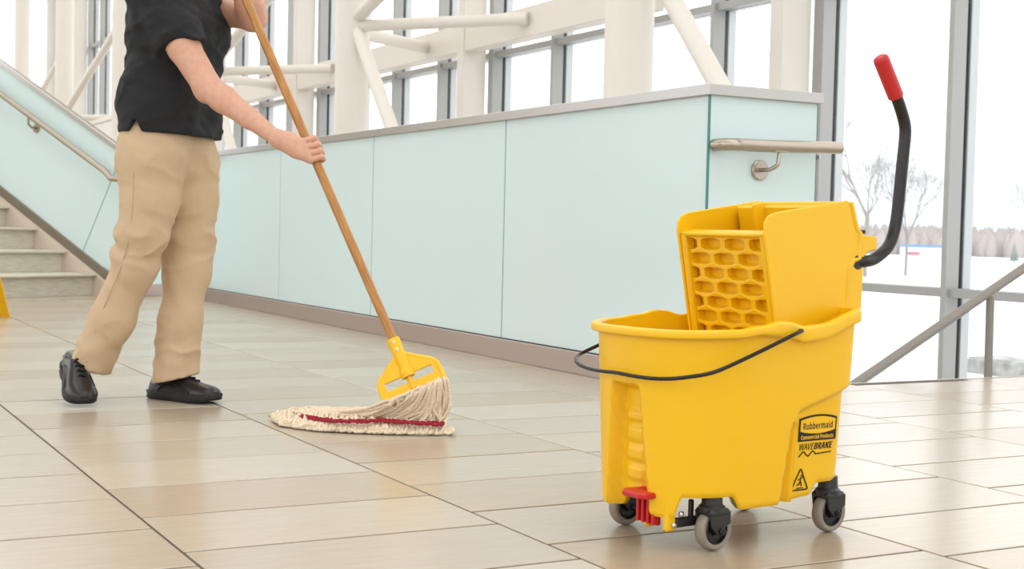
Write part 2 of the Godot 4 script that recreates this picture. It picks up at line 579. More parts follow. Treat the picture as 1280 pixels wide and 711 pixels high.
# ------------------------------------------------------------------ long balustrade
func build_balustrade() -> void:
	var b := base("glass_balustrade", Vector3(RAIL_X, 0, -7))
	tag(b, "long frosted aqua glass balustrade with steel cap behind the mop", "balustrade")
	b.position = Vector3.ZERO
	var zs := [-3.866, -5.338, -6.825, -8.322, -9.82, -10.3]
	for k in 5:
		var mb := Mb.new()
		var z0: float = zs[k] - 0.004; var z1: float = zs[k + 1] + 0.004
		mb.box(Vector3(RAIL_X + 0.012, 0.57, (z0 + z1) / 2), Vector3(0.016, 0.96, z0 - z1), 0.0015)
		put(mb, "glass_panel", M.frosted_glass, b)
		if k > 0:
			mb = Mb.new()
			mb.box(Vector3(RAIL_X + 0.011, 0.57, zs[k]), Vector3(0.010, 0.95, 0.007))
			put(mb, "joint_seal", M.glass_edge, b)
	var mb := Mb.new()      # end panel, turned square to the long side
	mb.box(Vector3((RAIL_X + 0.006 + 3.318) / 2, 0.57, END_Z - 0.008), Vector3(3.318 - RAIL_X - 0.006, 0.96, 0.016), 0.0015)
	put(mb, "glass_panel", M.frosted_glass, b)
	mb = Mb.new()
	mb.box(Vector3(RAIL_X + 0.004, 0.57, END_Z - 0.002), Vector3(0.007, 0.955, 0.007))
	put(mb, "joint_seal", M.glass_edge, b)
	mb = Mb.new()
	mb.box(Vector3(3.3195, 0.57, END_Z - 0.008), Vector3(0.003, 0.955, 0.015))
	put(mb, "joint_seal", M.glass_edge, b)
	mb = Mb.new()
	mb.box(Vector3(RAIL_X + 0.012, 1.058, (END_Z - 0.034 - 10.3) / 2), Vector3(0.05, 0.038, 10.3 + END_Z - 0.034), 0.002)
	put(mb, "cap_rail", M.brushed_steel, b)
	mb = Mb.new()
	mb.box(Vector3((RAIL_X - 0.013 + 3.332) / 2, 1.058, END_Z - 0.008), Vector3(3.332 - RAIL_X + 0.013, 0.038, 0.05), 0.002)
	put(mb, "cap_rail", M.brushed_steel, b)
	mb = Mb.new()
	mb.box(Vector3(RAIL_X + 0.011, 0.044, (END_Z - 10.3) / 2), Vector3(0.05, 0.088, 10.3 + END_Z), 0.002)
	mb.box(Vector3((RAIL_X + 0.036 + 3.33) / 2, 0.044, END_Z - 0.008), Vector3(3.33 - RAIL_X - 0.036, 0.088, 0.05), 0.002)
	put(mb, "base_rail", M.base_metal, b)
	mb = Mb.new()
	mb.box(Vector3(RAIL_X + 0.006, 0.0905, (END_Z - 10.3) / 2), Vector3(0.006, 0.005, 10.3 + END_Z - 0.01))
	put(mb, "glazing_seal", M.gasket, b)
	# handrail on the end panel
	var h := base("wall_handrail", Vector3(2.95, 0.0, -3.78))
	h.position.x = 2.962
	tag(h, "short brushed steel handrail bracketed to the balustrade end panel", "handrail")
	mb = Mb.new()
	var path := []
	for k in 7:
		var a := PI / 2 * k / 6.0
		path.append(Vector3(-0.045, 0.870, 0) + Vector3(-0.05 * cos(a), 0, -0.05 + 0.05 * sin(a)))
	path = [Vector3(-0.096, 0.870, -0.075)] + path
	path.append(Vector3(0.1, 0.872, 0.0)); path.append(Vector3(0.395, 0.881, 0.0))
	mb.tube(path, 0.0215, 16)
	put(mb, "rail_tube", M.satin_steel, h)
	mb = Mb.new()
	mb.tube([Vector3(0.40, 0.855, -0.11), Vector3(0.33, 0.853, -0.20)], 0.012, 10)
	put(mb, "rail_return", M.satin_steel, h)
	mb = Mb.new()
	var p2 := [Vector3(0.10, 0.792, -0.075), Vector3(0.10, 0.792, -0.028)]
	for k in 5:
		var a := PI / 2 * k / 4.0
		p2.append(Vector3(0.10 + 0.02 * sin(a), 0.802 - 0.010 * cos(a) + 0.012 * sin(a), -0.022 + 0.022 * sin(a)))
	p2.append(Vector3(0.125, 0.858, 0.0))
	mb.tube(p2, 0.0075, 10)
	mb.box(Vector3(0.125, 0.855, 0), Vector3(0.06, 0.005, 0.028), 0.001)
	put(mb, "bracket", M.satin_steel, h)
	mb = Mb.new()
	mb.lathe([Vector2(0, -0.004), Vector2(0.034, -0.004), Vector2(0.036, 0), Vector2(0.036, 0.006), Vector2(0.033, 0.009), Vector2(0, 0.009)], 28, Transform3D(Basis(Vector3.RIGHT, PI / 2), Vector3(0.10, 0.792, -0.076)))
	put(mb, "mounting_plate", M.satin_steel, h)
	# painted guard rail going down the stair at the right
	var g := base("stair_guard_rail", Vector3(4.8, 0, -4.4))
	tag(g, "sloping grey tube handrail with post at the floor edge by the window", "handrail")
	mb = Mb.new()
	mb.tube([Vector3(-1.35, -0.345, 0), Vector3(-0.754, -0.043, 0), Vector3(0.214, 0.446, 0), Vector3(1.1, 0.89, 0)], 0.0215, 14)
	put(mb, "rail_tube", M.rail_paint, g)
	mb = Mb.new()
	mb.tube([Vector3(0.015, -0.3, 0), Vector3(0.008, 0.32, 0)], 0.0185, 14)
	put(mb, "post", M.rail_paint, g)
	mb = Mb.new()
	mb.tube([Vector3(1.08, -0.3, 0), Vector3(1.08, 0.87, 0)], 0.0185, 14)
	put(mb, "post", M.rail_paint, g)

# ------------------------------------------------------------------ window wall
func build_windows() -> void:
	# one window per structural bay: panes, mullions, transoms; the wall runs from z 7 to -36
	var zfirst := -7.33 + PITCH * 12
	var bay := 0
	var TOP := 7.2; var LOW := -3.2
	for b in range(0, 10):
		var za := -7.33 + PITCH * 8 - PITCH * 4 * b      # near edge of the bay
		if za < -35: break
		bay += 1
		var w := base("window_%d" % bay)
		setting(w, "bay of the grey framed window wall")
		for k in 4:
			var z0 := za - PITCH * k
			var mb := Mb.new()
			var wide := 0.10 if k == 0 else 0.042
			mb.box(Vector3(WIN_X - 0.06, (TOP + LOW) / 2, z0), Vector3(0.11, TOP - LOW, wide), 0.002)
			put(mb, "mullion", M.mullion_grey, w)
			mb = Mb.new()
			mb.box(Vector3(WIN_X + 0.012, (TOP + LOW) / 2, z0), Vector3(0.032, TOP - LOW, wide - 0.012))
			put(mb, "gasket", M.gasket, w)
			mb = Mb.new()
			mb.box(Vector3(WIN_X + 0.062, (TOP + LOW) / 2, z0), Vector3(0.068, TOP - LOW, wide + 0.004), 0.002)
			put(mb, "mullion_cap", M.mullion_cap, w)
			for r in [[LOW, 0.22], [0.27, 2.25], [2.31, 4.35], [4.41, TOP]]:
				mb = Mb.new()
				mb.box(Vector3(WIN_X + 0.012, (r[0] + r[1]) / 2, z0 - PITCH / 2), Vector3(0.012, r[1] - r[0], PITCH - 0.03))
				put(mb, "pane", M.window_glass, w)
		for hh in [0.245, 2.28, 4.38]:
			var mb := Mb.new()
			mb.box(Vector3(WIN_X - 0.045, hh, za - PITCH * 2), Vector3(0.08, 0.055, PITCH * 4), 0.002)
			put(mb, "transom", M.mullion_grey, w)
			mb = Mb.new()
			mb.box(Vector3(WIN_X + 0.05, hh, za - PITCH * 2), Vector3(0.05, 0.055, PITCH * 4))
			put(mb, "transom_cap", M.mullion_cap, w)
	# short closing pieces of the wall at both ends
	var mb := Mb.new()
	mb.box(Vector3(WIN_X + 0.1, 2.0, 4.75), Vector3(0.2, 10.4, 4.9))
	mb.box(Vector3(WIN_X + 0.1, 2.0, -36.0), Vector3(0.2, 10.4, 0.4))
	setting(put(mb, "wall_window_side", M.white_wall), "white wall beside the window wall")

# ------------------------------------------------------------------ white steelwork
func build_columns() -> void:
	var CX := 4.945
	var BAY := 4.82
	var names := ["thick white round column standing just left of the wringer", "white round column with horizontal tube arm above the mop hand", "white round column hidden mostly behind the person's arm",
		"white round column directly behind the person's back", "slim distant white round column left of the black shirt", "slimmest distant white round column at the picture's left edge"]
	for k in 6:
		var z := -7.609 - BAY * k
		var c := base("round_column", Vector3(CX, -3.2, z))
		tag(c, names[k], "column", "white round columns")
		var mb := Mb.new()
		mb.lathe([Vector2(0.001, 0), Vector2(0.161, 0), Vector2(0.161, 10.4), Vector2(0.001, 10.4)], 40)
		put(mb, "shaft", M.white_steel, c)
		var arms := [
			[Vector3(0.0, 2.46, 0.1), Vector3(1.05, 2.45, 1.55), 0.056],
			[Vector3(0.0, 2.42, 0.0), Vector3(1.05, 2.42, -0.62), 0.06],
			[Vector3(0.0, 2.48, 0.05), Vector3(0.0, 0.2, 2.1), 0.063],
			[Vector3(0.0, 2.54, 0.1), Vector3(0.0, 3.64, 4.5), 0.063]]
		for a in arms:
			mb = Mb.new()
			mb.tube([a[0] + Vector3(0, 3.2, 0), a[1] + Vector3(0, 3.2, 0)], a[2] * 1.0, 20)
			put(mb, "brace", M.white_steel, c)
	var pn := ["white box post right of the wringer beside the grey window frame", "white box post crossed by the white beam in the middle", "white box post seen beyond the wooden mop handle", "white box post behind the person", "white box post far behind the person", "white box post left of the person's shirt", "farthest white box post at the left"]
	for k in 6:
		var z := -7.42 - BAY * k
		var mb := Mb.new()
		mb.box(Vector3(0, 5.2, 0), Vector3(0.25, 10.4, 0.13), 0.004)
		var o := put(mb, "box_post", M.white_steel)
		o.position = Vector3(WIN_X - 0.28, -3.2, z)
		tag(o, pn[k], "post", "white box posts at the windows")
	var mb := Mb.new()
	mb.box(Vector3(6.09, 2.43, -22.2), Vector3(0.16, 0.27, 26.4), 0.006)
	tag(put(mb, "steel_beam", M.white_steel), "long white horizontal beam crossing in front of the windows", "beam")
	mb = Mb.new()
	mb.box(Vector3(5.57, 2.31, -24.45), Vector3(0.80, 0.08, 4.0), 0.01)
	mb.box(Vector3(5.57, 2.02, -24.45), Vector3(0.76, 0.5, 3.9), 0.01)
	tag(put(mb, "landing_ledge", M.white_steel), "white ledge with flat sill between two distant columns", "ledge")

# ------------------------------------------------------------------ stairs at the left
func build_stairs() -> void:
	var A := Vector3(2.19, 0, -10.647)          # right foot of the lowest riser
	var turn := atan2(0.477, 0.879)             # local -z leads up the stair, local x to its right
	var s := base("staircase", A, turn)
	tag(s, "beige stone staircase rising to the left behind the person", "staircase")
	var T := 0.345; var R := 0.165
	for k in 12:
		var mb := Mb.new()
		mb.box(Vector3(-1.3, R * k + R * 0.5 - 0.012, -T * k - T * 0.5 - 0.01), Vector3(2.6, R - 0.02, T), 0.003)
		put(mb, "riser", M.stair_stone, s)
		mb = Mb.new()
		mb.box(Vector3(-1.3, R * (k + 1) - 0.011, -T * k - T * 0.5 + 0.012), Vector3(2.6, 0.022, T + 0.05), 0.006)
		put(mb, "tread", M.stair_stone, s)
	# skirt wall closing the stair's right side up to the stringer
	var slope := 0.5
	var xf := Transform3D(Basis(Vector3(0, 0, -1), Vector3.UP, Vector3(1, 0, 0)), Vector3(0.0, 0, 0))    # polygon x runs up the stair
	var mb := Mb.new()
	mb.prism(PackedVector2Array([Vector2(-0.28, 0.0), Vector2(4.2, 0.0), Vector2(4.2, 0.16 + 4.2 * slope), Vector2(-0.05, 0.14)]), 0.03, xf.translated(s.basis * Vector3.ZERO + Vector3(0.0, 0, 0)), 0.0)
	put(mb, "skirt", M.stair_side, s)
	var b := base("stair_balustrade", A, turn)
	tag(b, "sloping frosted glass balustrade with steel cap on the staircase", "balustrade")
	mb = Mb.new()
	var x2 := Transform3D(xf.basis, Vector3(0.032, 0, 0))
	mb.prism(PackedVector2Array([Vector2(-0.34, 0.0), Vector2(-0.1, 0.0), Vector2(4.2, 0.13 + 4.2 * slope), Vector2(4.2, 0.235 + 4.2 * slope), Vector2(-0.02, 0.225), Vector2(-0.34, 0.092)]), 0.05, x2, 0.002)
	put(mb, "stringer", M.stringer_metal, b)
	var x3 := Transform3D(xf.basis, Vector3(0.050, 0, 0))
	var top := func(u: float) -> float: return 1.185 + u * slope
	var bot := func(u: float) -> float: return 0.225 + u * slope
	# panel joints stand square to the slope
	var cuts := [-0.27, 0.19, 1.75, 3.3]
	for k in 3:
		var u0: float = cuts[k]; var u1: float = cuts[k + 1]
		var lean := -0.43
		mb = Mb.new()
		var l0 := lean if k > 0 else 0.0
		mb.prism(PackedVector2Array([Vector2(u0 + 0.003, bot.call(u0) if k > 0 else 0.09), Vector2(u1 - 0.003, bot.call(u1)), Vector2(u1 + lean - 0.003, top.call(u1 + lean)), Vector2(u0 + l0 + 0.003, top.call(u0 + l0))]), 0.014, x3, 0.001)
		put(mb, "glass_panel", M.frosted_glass, b)
		mb = Mb.new()
		mb.prism(PackedVector2Array([Vector2(u1 - 0.004, bot.call(u1)), Vector2(u1 + 0.004, bot.call(u1)), Vector2(u1 + lean + 0.004, top.call(u1 + lean)), Vector2(u1 + lean - 0.004, top.call(u1 + lean))]), 0.010, x3, 0.0)
		put(mb, "joint_seal", M.glass_edge, b)
	mb = Mb.new()
	mb.prism(PackedVector2Array([Vector2(-0.30, top.call(-0.3) - 0.002), Vector2(4.0, top.call(4.0) - 0.002), Vector2(4.0, top.call(4.0) + 0.042), Vector2(-0.30, top.call(-0.3) + 0.042)]), 0.05, Transform3D(xf.basis, Vector3(0.03, 0, 0)), 0.003)
	put(mb, "cap_rail", M.brushed_steel, b)
	# short level piece closing the corner towards the long balustrade
	mb = Mb.new()
	mb.box(Vector3(0.36, 0.57, 0.30), Vector3(0.62, 0.96, 0.016), 0.001)
	put(mb, "glass_panel", M.frosted_glass, b)
	mb = Mb.new()
	mb.box(Vector3(0.36, 0.044, 0.30), Vector3(0.66, 0.088, 0.05), 0.002)
	put(mb, "base_rail", M.base_metal, b)
	mb = Mb.new()
	mb.box(Vector3(0.36, 1.058, 0.30), Vector3(0.66, 0.038, 0.05), 0.002)
	put(mb, "cap_rail", M.brushed_steel, b)
	# handrail on the stair side
	var h := base("stair_handrail", A, turn)
	tag(h, "brown steel handrail on brackets along the sloping stair glass", "handrail")
	mb = Mb.new()
	var hr := func(u: float) -> float: return 1.0 + u * slope
	var path := [Vector3(-0.03, 0.868, 0.35), Vector3(-0.03, 0.872, 0.275)]
	for u in [-0.21, -0.15, 0.4, 1.2, 3.6]: path.append(Vector3(-0.03, hr.call(u) - (0.02 if u < -0.2 else 0.0), -u))
	mb.tube(path, 0.022, 12)
	put(mb, "rail_tube", M.satin_steel, h)
	for u in [0.74, 2.3]:
		mb = Mb.new()
		mb.tube([Vector3(-0.03, hr.call(u) - 0.02, -u), Vector3(-0.03, hr.call(u) - 0.07, -u), Vector3(0.0, hr.call(u) - 0.095, -u), Vector3(0.045, hr.call(u) - 0.1, -u)], 0.010, 8)
		mb.lathe([Vector2(0, 0), Vector2(0.036, 0), Vector2(0.036, 0.01), Vector2(0, 0.01)], 20, Transform3D(Basis(Vector3.BACK, -PI / 2), Vector3(0.04, hr.call(u) - 0.1, -u)).rotated_local(Vector3.UP, 0))
		put(mb, "bracket", M.satin_steel, h)

# ------------------------------------------------------------------ outside
func branch(mb: Mb, p: Vector3, d: Vector3, len: float, r: float, lvl: int, rng: RandomNumberGenerator) -> void:
	var q := p + d * len * 0.5 + Vector3(rng.randf_range(-1, 1), 0, rng.randf_range(-1, 1)) * len * 0.05
	var e := p + d * len
	mb.tube([p, q, e], [r, r * 0.8, r * 0.6], 5 if lvl > 2 else 4, false)
	if lvl == 0: return
	var n := 3 if lvl > 1 else 4
	for k in n:
		var ax := d.cross(Vector3(rng.randf_range(-1, 1), rng.randf_range(-0.3, 1), rng.randf_range(-1, 1))).normalized()
		var nd := d.rotated(ax, rng.randf_range(0.25, 0.75))
		nd = (nd + Vector3.UP * 0.12).normalized()
		branch(mb, p.lerp(e, rng.randf_range(0.55, 1.0)), nd, len * rng.randf_range(0.62, 0.82), r * 0.55, lvl - 1, rng)

func from_window(az: float, dist: float, y: float) -> Vector3:      # a place outside, seen from the hall at this bearing (degrees right of -Z)
	return Vector3(sin(deg_to_rad(az)) * dist, y, -cos(deg_to_rad(az)) * dist)

func ground_y(dist: float) -> float:
	return lerpf(-0.35, -2.6, clampf((dist - 9.0) / 60.0, 0, 1))

func build_outside() -> void:
	var mb := Mb.new()
	var r := []
	for d in [4.0, 9.0, 20.0, 40.0, 69.0, 140.0, 320.0, 700.0]:
		var ring := PackedVector3Array()
		for i in 49:
			var az := deg_to_rad(-20 + 215 * i / 48.0)
			var x: float = maxf(sin(az) * d, 0) + 6.62
			ring.append(Vector3(x, ground_y(d), -cos(az) * d))
		r.append(ring)
	mb.rows(r, false, true)
	setting(put(mb, "floor_outside", M.snow), "open snow covered field outside the windows")
	mb = Mb.new()
	mb.box(Vector3(0, 0, 0), Vector3(0.35, 0.5, 7.0), 0.02)
	var curb := put(mb, "kerb", M.concrete)
	curb.position = Vector3(7.55, -0.49, -3.45)
	tag(curb, "low weathered concrete kerb outside the window at right", "kerb")
	var rng := RandomNumberGenerator.new()
	var trees := [
		[42.75, 118.0, 5.3, 7, "large bare tree left of the black wringer handle", 1],
		[44.3, 126.0, 4.1, 7, "smaller bare tree behind the black wringer handle", 2],
		[49.6, 110.0, 3.4, 5, "bare tree at the picture's right edge", 3],
		[41.9, 125.0, 2.6, 5, "russet twiggy tree just above the wringer", 4]]
	for t in trees:
		rng.seed = 100 + t[5]
		mb = Mb.new()
		branch(mb, Vector3.ZERO, Vector3.UP, t[2], t[2] * 0.038, t[3], rng)
		var o := put(mb, "bare_tree", M.russet_twigs if t[5] == 4 else M.bark)
		o.position = from_window(t[0], t[1], ground_y(t[1]) - 0.1)
		tag(o, t[4], "tree", "bare trees outside")
	# far wood: a continuous belt of leafless crowns
	rng.seed = 5
	mb = Mb.new()
	for k in 2600:
		var az := rng.randf_range(10, 62)
		var d := rng.randf_range(290, 380)
		var p := from_window(az, d, -2.8)
		var hgt := rng.randf_range(4.6, 6.4) * d / 320.0
		var wd := rng.randf_range(0.9, 2.0)
		var ring := []
		for j in 5:
			var rr := PackedVector3Array()
			var f: float = [0.75, 1.0, 0.95, 0.6, 0.1][j]
			for i in 7:
				var a := -TAU * i / 7.0
				rr.append(p + Vector3(cos(a) * wd * f * rng.randf_range(0.8, 1.2), hgt * j / 4.0, sin(a) * wd * f))
			ring.append(rr)
		mb.rows(ring, true, false)
	var wood := put(mb, "distant_wood", M.haze_tinted_wood)
	tag(wood, "haze tinted brown belt of distant leafless woodland on the horizon", "woodland")
	wood.set_meta("kind", "stuff")
	var cn := ["small dark conifer right of the window mullion at the field edge", "second small conifer near the right edge", "third small conifer at the right edge", "small conifer seen low beside the tall mullion"]
	var az0 := [46.6, 48.35, 49.3]
	for k in 3:
		rng.seed = 300 + k
		mb = Mb.new()
		for j in 7:
			var y0 := 0.2 + j * 0.40
			var rad := 1.0 * (1.0 - j / 7.5)
			mb.lathe([Vector2(rad, y0), Vector2(rad * 0.55, y0 + 0.33), Vector2(rad * 0.15, y0 + 0.66)], 9, Transform3D(Basis(Vector3.UP, rng.randf() * 3), Vector3.ZERO))
		var o := base("conifer", from_window(az0[k], 230.0, -2.6))
		put(mb, "foliage", M.conifer, o)
		mb = Mb.new()
		mb.tube([Vector3(0, -0.3, 0), Vector3(0, 2.5, 0)], 0.14, 6)
		put(mb, "trunk", M.bark, o)
		tag(o, cn[k], "tree", "small conifers at the field edge")
	# low building far off
	var s := base("distant_building", from_window(44.9, 240.0, -2.6), deg_to_rad(-40))
	tag(s, "low white and blue building far across the snow field", "building")
	mb = Mb.new(); mb.box(Vector3(0, 1.0, 0), Vector3(6.6, 2.0, 4)); put(mb, "wall", M.shed_white, s)
	mb = Mb.new(); mb.box(Vector3(0, 2.15, 0), Vector3(6.8, 0.4, 4.3)); put(mb, "roof", M.shed_blue, s)
	mb = Mb.new(); mb.box(Vector3(-1.6, 0.9, 2.05), Vector3(2.2, 0.5, 0.1)); put(mb, "sign_band", M.shed_red, s)

# ------------------------------------------------------------------ mop bucket
const BK := Vector3(1.479, 0, -2.101)      # between the two front casters
const BK_TURN := 6.159                     # degrees; local x runs to the rear, local z to the near side

func rim_outline(n: int) -> PackedVector2Array:      # (x along, z across), equal steps, front rounded, rear squarish
	var raw := PackedVector2Array()
	for i in 1600:
		var t := TAU * i / 1600.0
		var c := cos(t); var s := sin(t)
		var e := 15.0 if c > 0 else 2.5
		var ax := 0.278 if c > 0 else 0.178
		raw.append(Vector2(0.05 + signf(c) * ax * pow(absf(c), 2.0 / e), 0.18 * signf(s) * pow(absf(s), 2.0 / e)))
	var len := 0.0
	for i in raw.size(): len += raw[i].distance_to(raw[(i + 1) % raw.size()])
	var out := PackedVector2Array()
	var acc := 0.0; var k := 0
	for i in raw.size():
		var a := raw[i]; var b := raw[(i + 1) % raw.size()]
		var l := a.distance_to(b)
		while k < n and k * len / n <= acc + l + 1e-9:
			out.append(a.lerp(b, clampf((k * len / n - acc) / maxf(l, 1e-9), 0, 1))); k += 1
		acc += l
	return out

func curve(x: float, pts: Array) -> float:
	if x <= pts[0][0]: return pts[0][1]
	for i in pts.size() - 1:
		if x <= pts[i + 1][0]:
			var t: float = (x - pts[i][0]) / (pts[i + 1][0] - pts[i][0])
			return lerpf(pts[i][1], pts[i + 1][1], t * t * (3 - 2 * t))
	return pts[pts.size() - 1][1]

const RIM_TOP := [[-0.13, 0.395], [0.0, 0.398], [0.06, 0.404], [0.105, 0.4115], [0.122, 0.410], [0.165, 0.4015], [0.20, 0.404], [0.318, 0.431]]
const LIP := [[-0.13, 0.016], [0.05, 0.016], [0.11, 0.029], [0.16, 0.030], [0.318, 0.026]]
const UNDER := [[-0.10, 0.060], [-0.082, 0.060], [-0.070, 0.098], [0.02, 0.098], [0.045, 0.072], [0.14, 0.072], [0.23, 0.079], [0.252, 0.102], [0.31, 0.102]]

func build_bucket() -> void:
	var bk := base("mop_bucket", BK, deg_to_rad(BK_TURN))
	tag(bk, "yellow plastic wheeled mop bucket with black printed logo", "bucket")
	var N := 280
	var ol := rim_outline(N)
	var nrm := PackedVector2Array()
	for i in N:
		var t := (ol[(i + 1) % N] - ol[(i - 1 + N) % N]).normalized()
		nrm.append(Vector2(t.y, -t.x))       # outward for this direction of travel
	if nrm[0].x < 0:
		for i in N: nrm[i] = -nrm[i]
	# --- outer wall
	var body := Mb.new()
	var MR := 72
	var r := []
	var scale_at := func(p: Vector2, h: float) -> Vector2:
		var f := clampf((0.40 - h) / 0.33, 0, 1)
		var sb := lerpf(0.925, 0.82, f)
		var sa := lerpf(0.985, 0.965, f) if p.x > 0.05 else lerpf(0.93, 0.87, f)
		return Vector2(0.05 + (p.x - 0.05) * sa, p.y * sb)
	for j in MR + 1:
		var ring := PackedVector3Array()
		for i in N:
			var p := ol[i]
			var q0: Vector2 = scale_at.call(p, 0.2)
			var yb := curve(q0.x, UNDER)
			if q0.x < -0.07 and absf(q0.y) < 0.06: yb = lerpf(0.060, 0.085, 1.0 - smoothstep(0.035, 0.06, absf(q0.y)))
			var yt := curve(p.x, RIM_TOP) - 0.006
			var h := lerpf(yb, yt, j / float(MR))
			var q: Vector2 = scale_at.call(p, h)
			var inset := 0.0
			var hl := 0.25 + (q.x - 0.185) * 0.29            # ledge towards the rear
			inset += 0.0135 * smoothstep(0.0, 0.012, hl - h) * smoothstep(0.168, 0.184, q.x)
			if absf(q.y) > 0.1:                               # groove beside the label panel
				var f := clampf((0.228 - h) / 0.158, 0, 1)
				var gc := lerpf(0.165, 0.155, f); var gw := lerpf(0.005, 0.017, f)
				inset += 0.020 * (1.0 - smoothstep(gw * 0.45, gw, absf(q.x - gc))) * smoothstep(0.226, 0.212, h)
			if q.x < -0.03:                                   # channel in the front for the pedal
				var cw := lerpf(0.038, 0.062, clampf((0.285 - h) / 0.23, 0, 1))
				var in_ch := (1.0 - smoothstep(cw - 0.007, cw, absf(q.y))) * smoothstep(0.293, 0.281, h)
				inset += 0.028 * in_ch
				if absf(q.y) < 0.026 and h < 0.24 and h > 0.11:  # rungs inside the channel
					inset -= 0.005 * (1.0 - smoothstep(0.010, 0.014, absf(fposmod(h, 0.036) - 0.018)))
			var v2 := q - nrm[i] * inset
			# rounded lower edge
			v2 -= nrm[i] * 0.004 * (1.0 - smoothstep(0.0, 0.007, h - yb))
			ring.append(Vector3(v2.x, h, v2.y))
		r.append(ring)
	body.rows(r, true, true)
	# underside
	var under := PackedVector3Array()
	var inner_low := PackedVector3Array()
	for i in N:
		var e: Vector3 = r[0][i]
		under.append(Vector3(lerpf(e.x, 0.07, 0.06), e.y, lerpf(e.z, 0, 0.08)))
		inner_low.append(Vector3(lerpf(e.x, 0.07, 0.12), 0.112, lerpf(e.z, 0, 0.14)))
	body.rows([r[0], under, inner_low], true, false)
	body.fan(inner_low, true)
	# --- inside wall and floor of the bucket
	var ri := []
	for j in 13:
		var ring := PackedVector3Array()
		for i in N:
			var yt := curve(ol[i].x, RIM_TOP) - 0.002
			var h := lerpf(0.13, yt, j / 12.0)
			var q: Vector2 = scale_at.call(ol[i], h)
			q -= nrm[i] * lerpf(0.036, 0.010, smoothstep(0.29, 0.335, h))
			ring.append(Vector3(q.x, h, q.y))
		ri.append(ring)
	body.rows(ri, true, false)
	body.fan(ri[0], false)
	put(body, "body", M.yellow_plastic, bk)
	# --- rolled lip
	var lip := Mb.new()
	var lr := []
	var prof := [[-0.016, 1.0], [-0.006, 1.0], [-0.0015, 0.96], [0.0, 0.75], [0.0, 0.22], [-0.0025, 0.07], [-0.007, 0.0], [-0.013, 0.0], [-0.0165, 0.05], [-0.0175, 0.4]]
	for k in prof.size():
		var ring := PackedVector3Array()
		for i in N:
			var top := curve(ol[i].x, RIM_TOP); var hh := curve(ol[i].x, LIP)
			var q := ol[i] + nrm[i] * float(prof[k][0])
			ring.append(Vector3(q.x, top - hh * float(prof[k][1]), q.y))
		lr.append(ring)
	lip.rows(lr, true, true)
	put(lip, "rim", M.yellow_plastic, bk)
	# --- rear tab below the rim
	var mb := Mb.new()
	mb.box(Vector3(0.318, 0.385, 0.10), Vector3(0.014, 0.05, 0.05), 0.003)
	put(mb, "rear_tab", M.yellow_plastic, bk)
	# --- embossed badge on the front
	mb = Mb.new()
	var bx := Transform3D(Basis(Vector3(0.42, 0, 0.907), Vector3.UP, Vector3(-0.907, 0, 0.42)).orthonormalized(), Vector3(-0.1065, 0.306, 0.02))
	for q in [[0, 0.013, 0.030, 0.0016], [0, -0.004, 0.030, 0.0016], [-0.0145, 0.0045, 0.0016, 0.018], [0.0145, 0.0045, 0.0016, 0.018], [0, -0.013, 0.022, 0.0016]]:
		mb.box(bx * Vector3(q[0], q[1], 0), Vector3(q[2], q[3], 0.004), 0.0004, bx.basis)
	put(mb, "embossed_badge", M.yellow_plastic, bk)
	# --- bail handle
	mb = Mb.new()
	var bail := [[0.143, 0.186, 0.394], [0.12, 0.191, 0.389], [0.04, 0.192, 0.3625], [-0.045, 0.190, 0.335], [-0.078, 0.182, 0.325], [-0.100, 0.163, 0.319], [-0.115, 0.132, 0.313], [-0.124, 0.09, 0.3095], [-0.129, 0.045, 0.3095], [-0.131, 0.0, 0.311]]
	var path := []
	for p in bail: path.append(Vector3(p[0], p[2], p[1]))
	for k in range(bail.size() - 2, -1, -1): path.append(Vector3(bail[k][0], bail[k][2], -bail[k][1]))
	var cv := Curve3D.new()
	for k in path.size():
		var tn: Vector3 = (path[mini(k + 1, path.size() - 1)] - path[maxi(k - 1, 0)]) / 6.0
		cv.add_point(path[k], -tn, tn)
	var sm := []
	for k in 81: sm.append(cv.sample_baked(cv.get_baked_length() * k / 80.0, true))
	mb.tube(sm, 0.0036, 10)
	var bail_o := put(mb, "bail_handle", M.wire_steel, bk)
	for s in [-1.0, 1.0]:
		mb = Mb.new()
		mb.tube([Vector3(0.143, 0.394, 0.187 * s), Vector3(0.143, 0.394, 0.165 * s)], 0.0036, 8)
		put(mb, "bail_end", M.wire_steel, bail_o)
	# --- casters
	for c in [[0.0, 0.122], [0.0, -0.122], [0.306, 0.114], [0.306, -0.114]]:
		caster(bk, Vector3(c[0], 0, c[1]), 0.090 if c[0] < 0.1 else 0.092)
	# --- red drain pedal and its linkage
	var pd := base("drain_pedal", Vector3(-0.092, 0, 0.040), 0.0, bk)
	mb = Mb.new()
	var pxf := Transform3D(Basis(Vector3(0, 0, 1), Vector3(-1, 0, 0), Vector3(0, 1, 0)).orthonormalized(), Vector3(0, 0.103, 0))
	if pxf.basis.determinant() < 0: pxf.basis.z = -pxf.basis.z
	mb.prism(PackedVector2Array([Vector2(-0.032, -0.02), Vector2(0.034, -0.02), Vector2(0.034, 0.024), Vector2(0.022, 0.034), Vector2(-0.022, 0.034), Vector2(-0.034, 0.022)]), 0.011, pxf, 0.003)
	put(mb, "foot_plate", M.red_plastic, pd)
	mb = Mb.new()
	mb.box(Vector3(0.012, 0.074, 0.004), Vector3(0.010, 0.064, 0.048), 0.002)
	for k in 4: mb.box(Vector3(0.003, 0.074, -0.017 + k * 0.014), Vector3(0.012, 0.060, 0.006), 0.0015)
	put(mb, "ribbed_arm", M.red_plastic, pd)
	for z in [-0.004, 0.048]:
		mb = Mb.new()
		mb.box(Vector3(0.018, 0.060, z), Vector3(0.024, 0.05, 0.013), 0.004)
		put(mb, "lug", M.yellow_plastic, pd)
	mb = Mb.new()
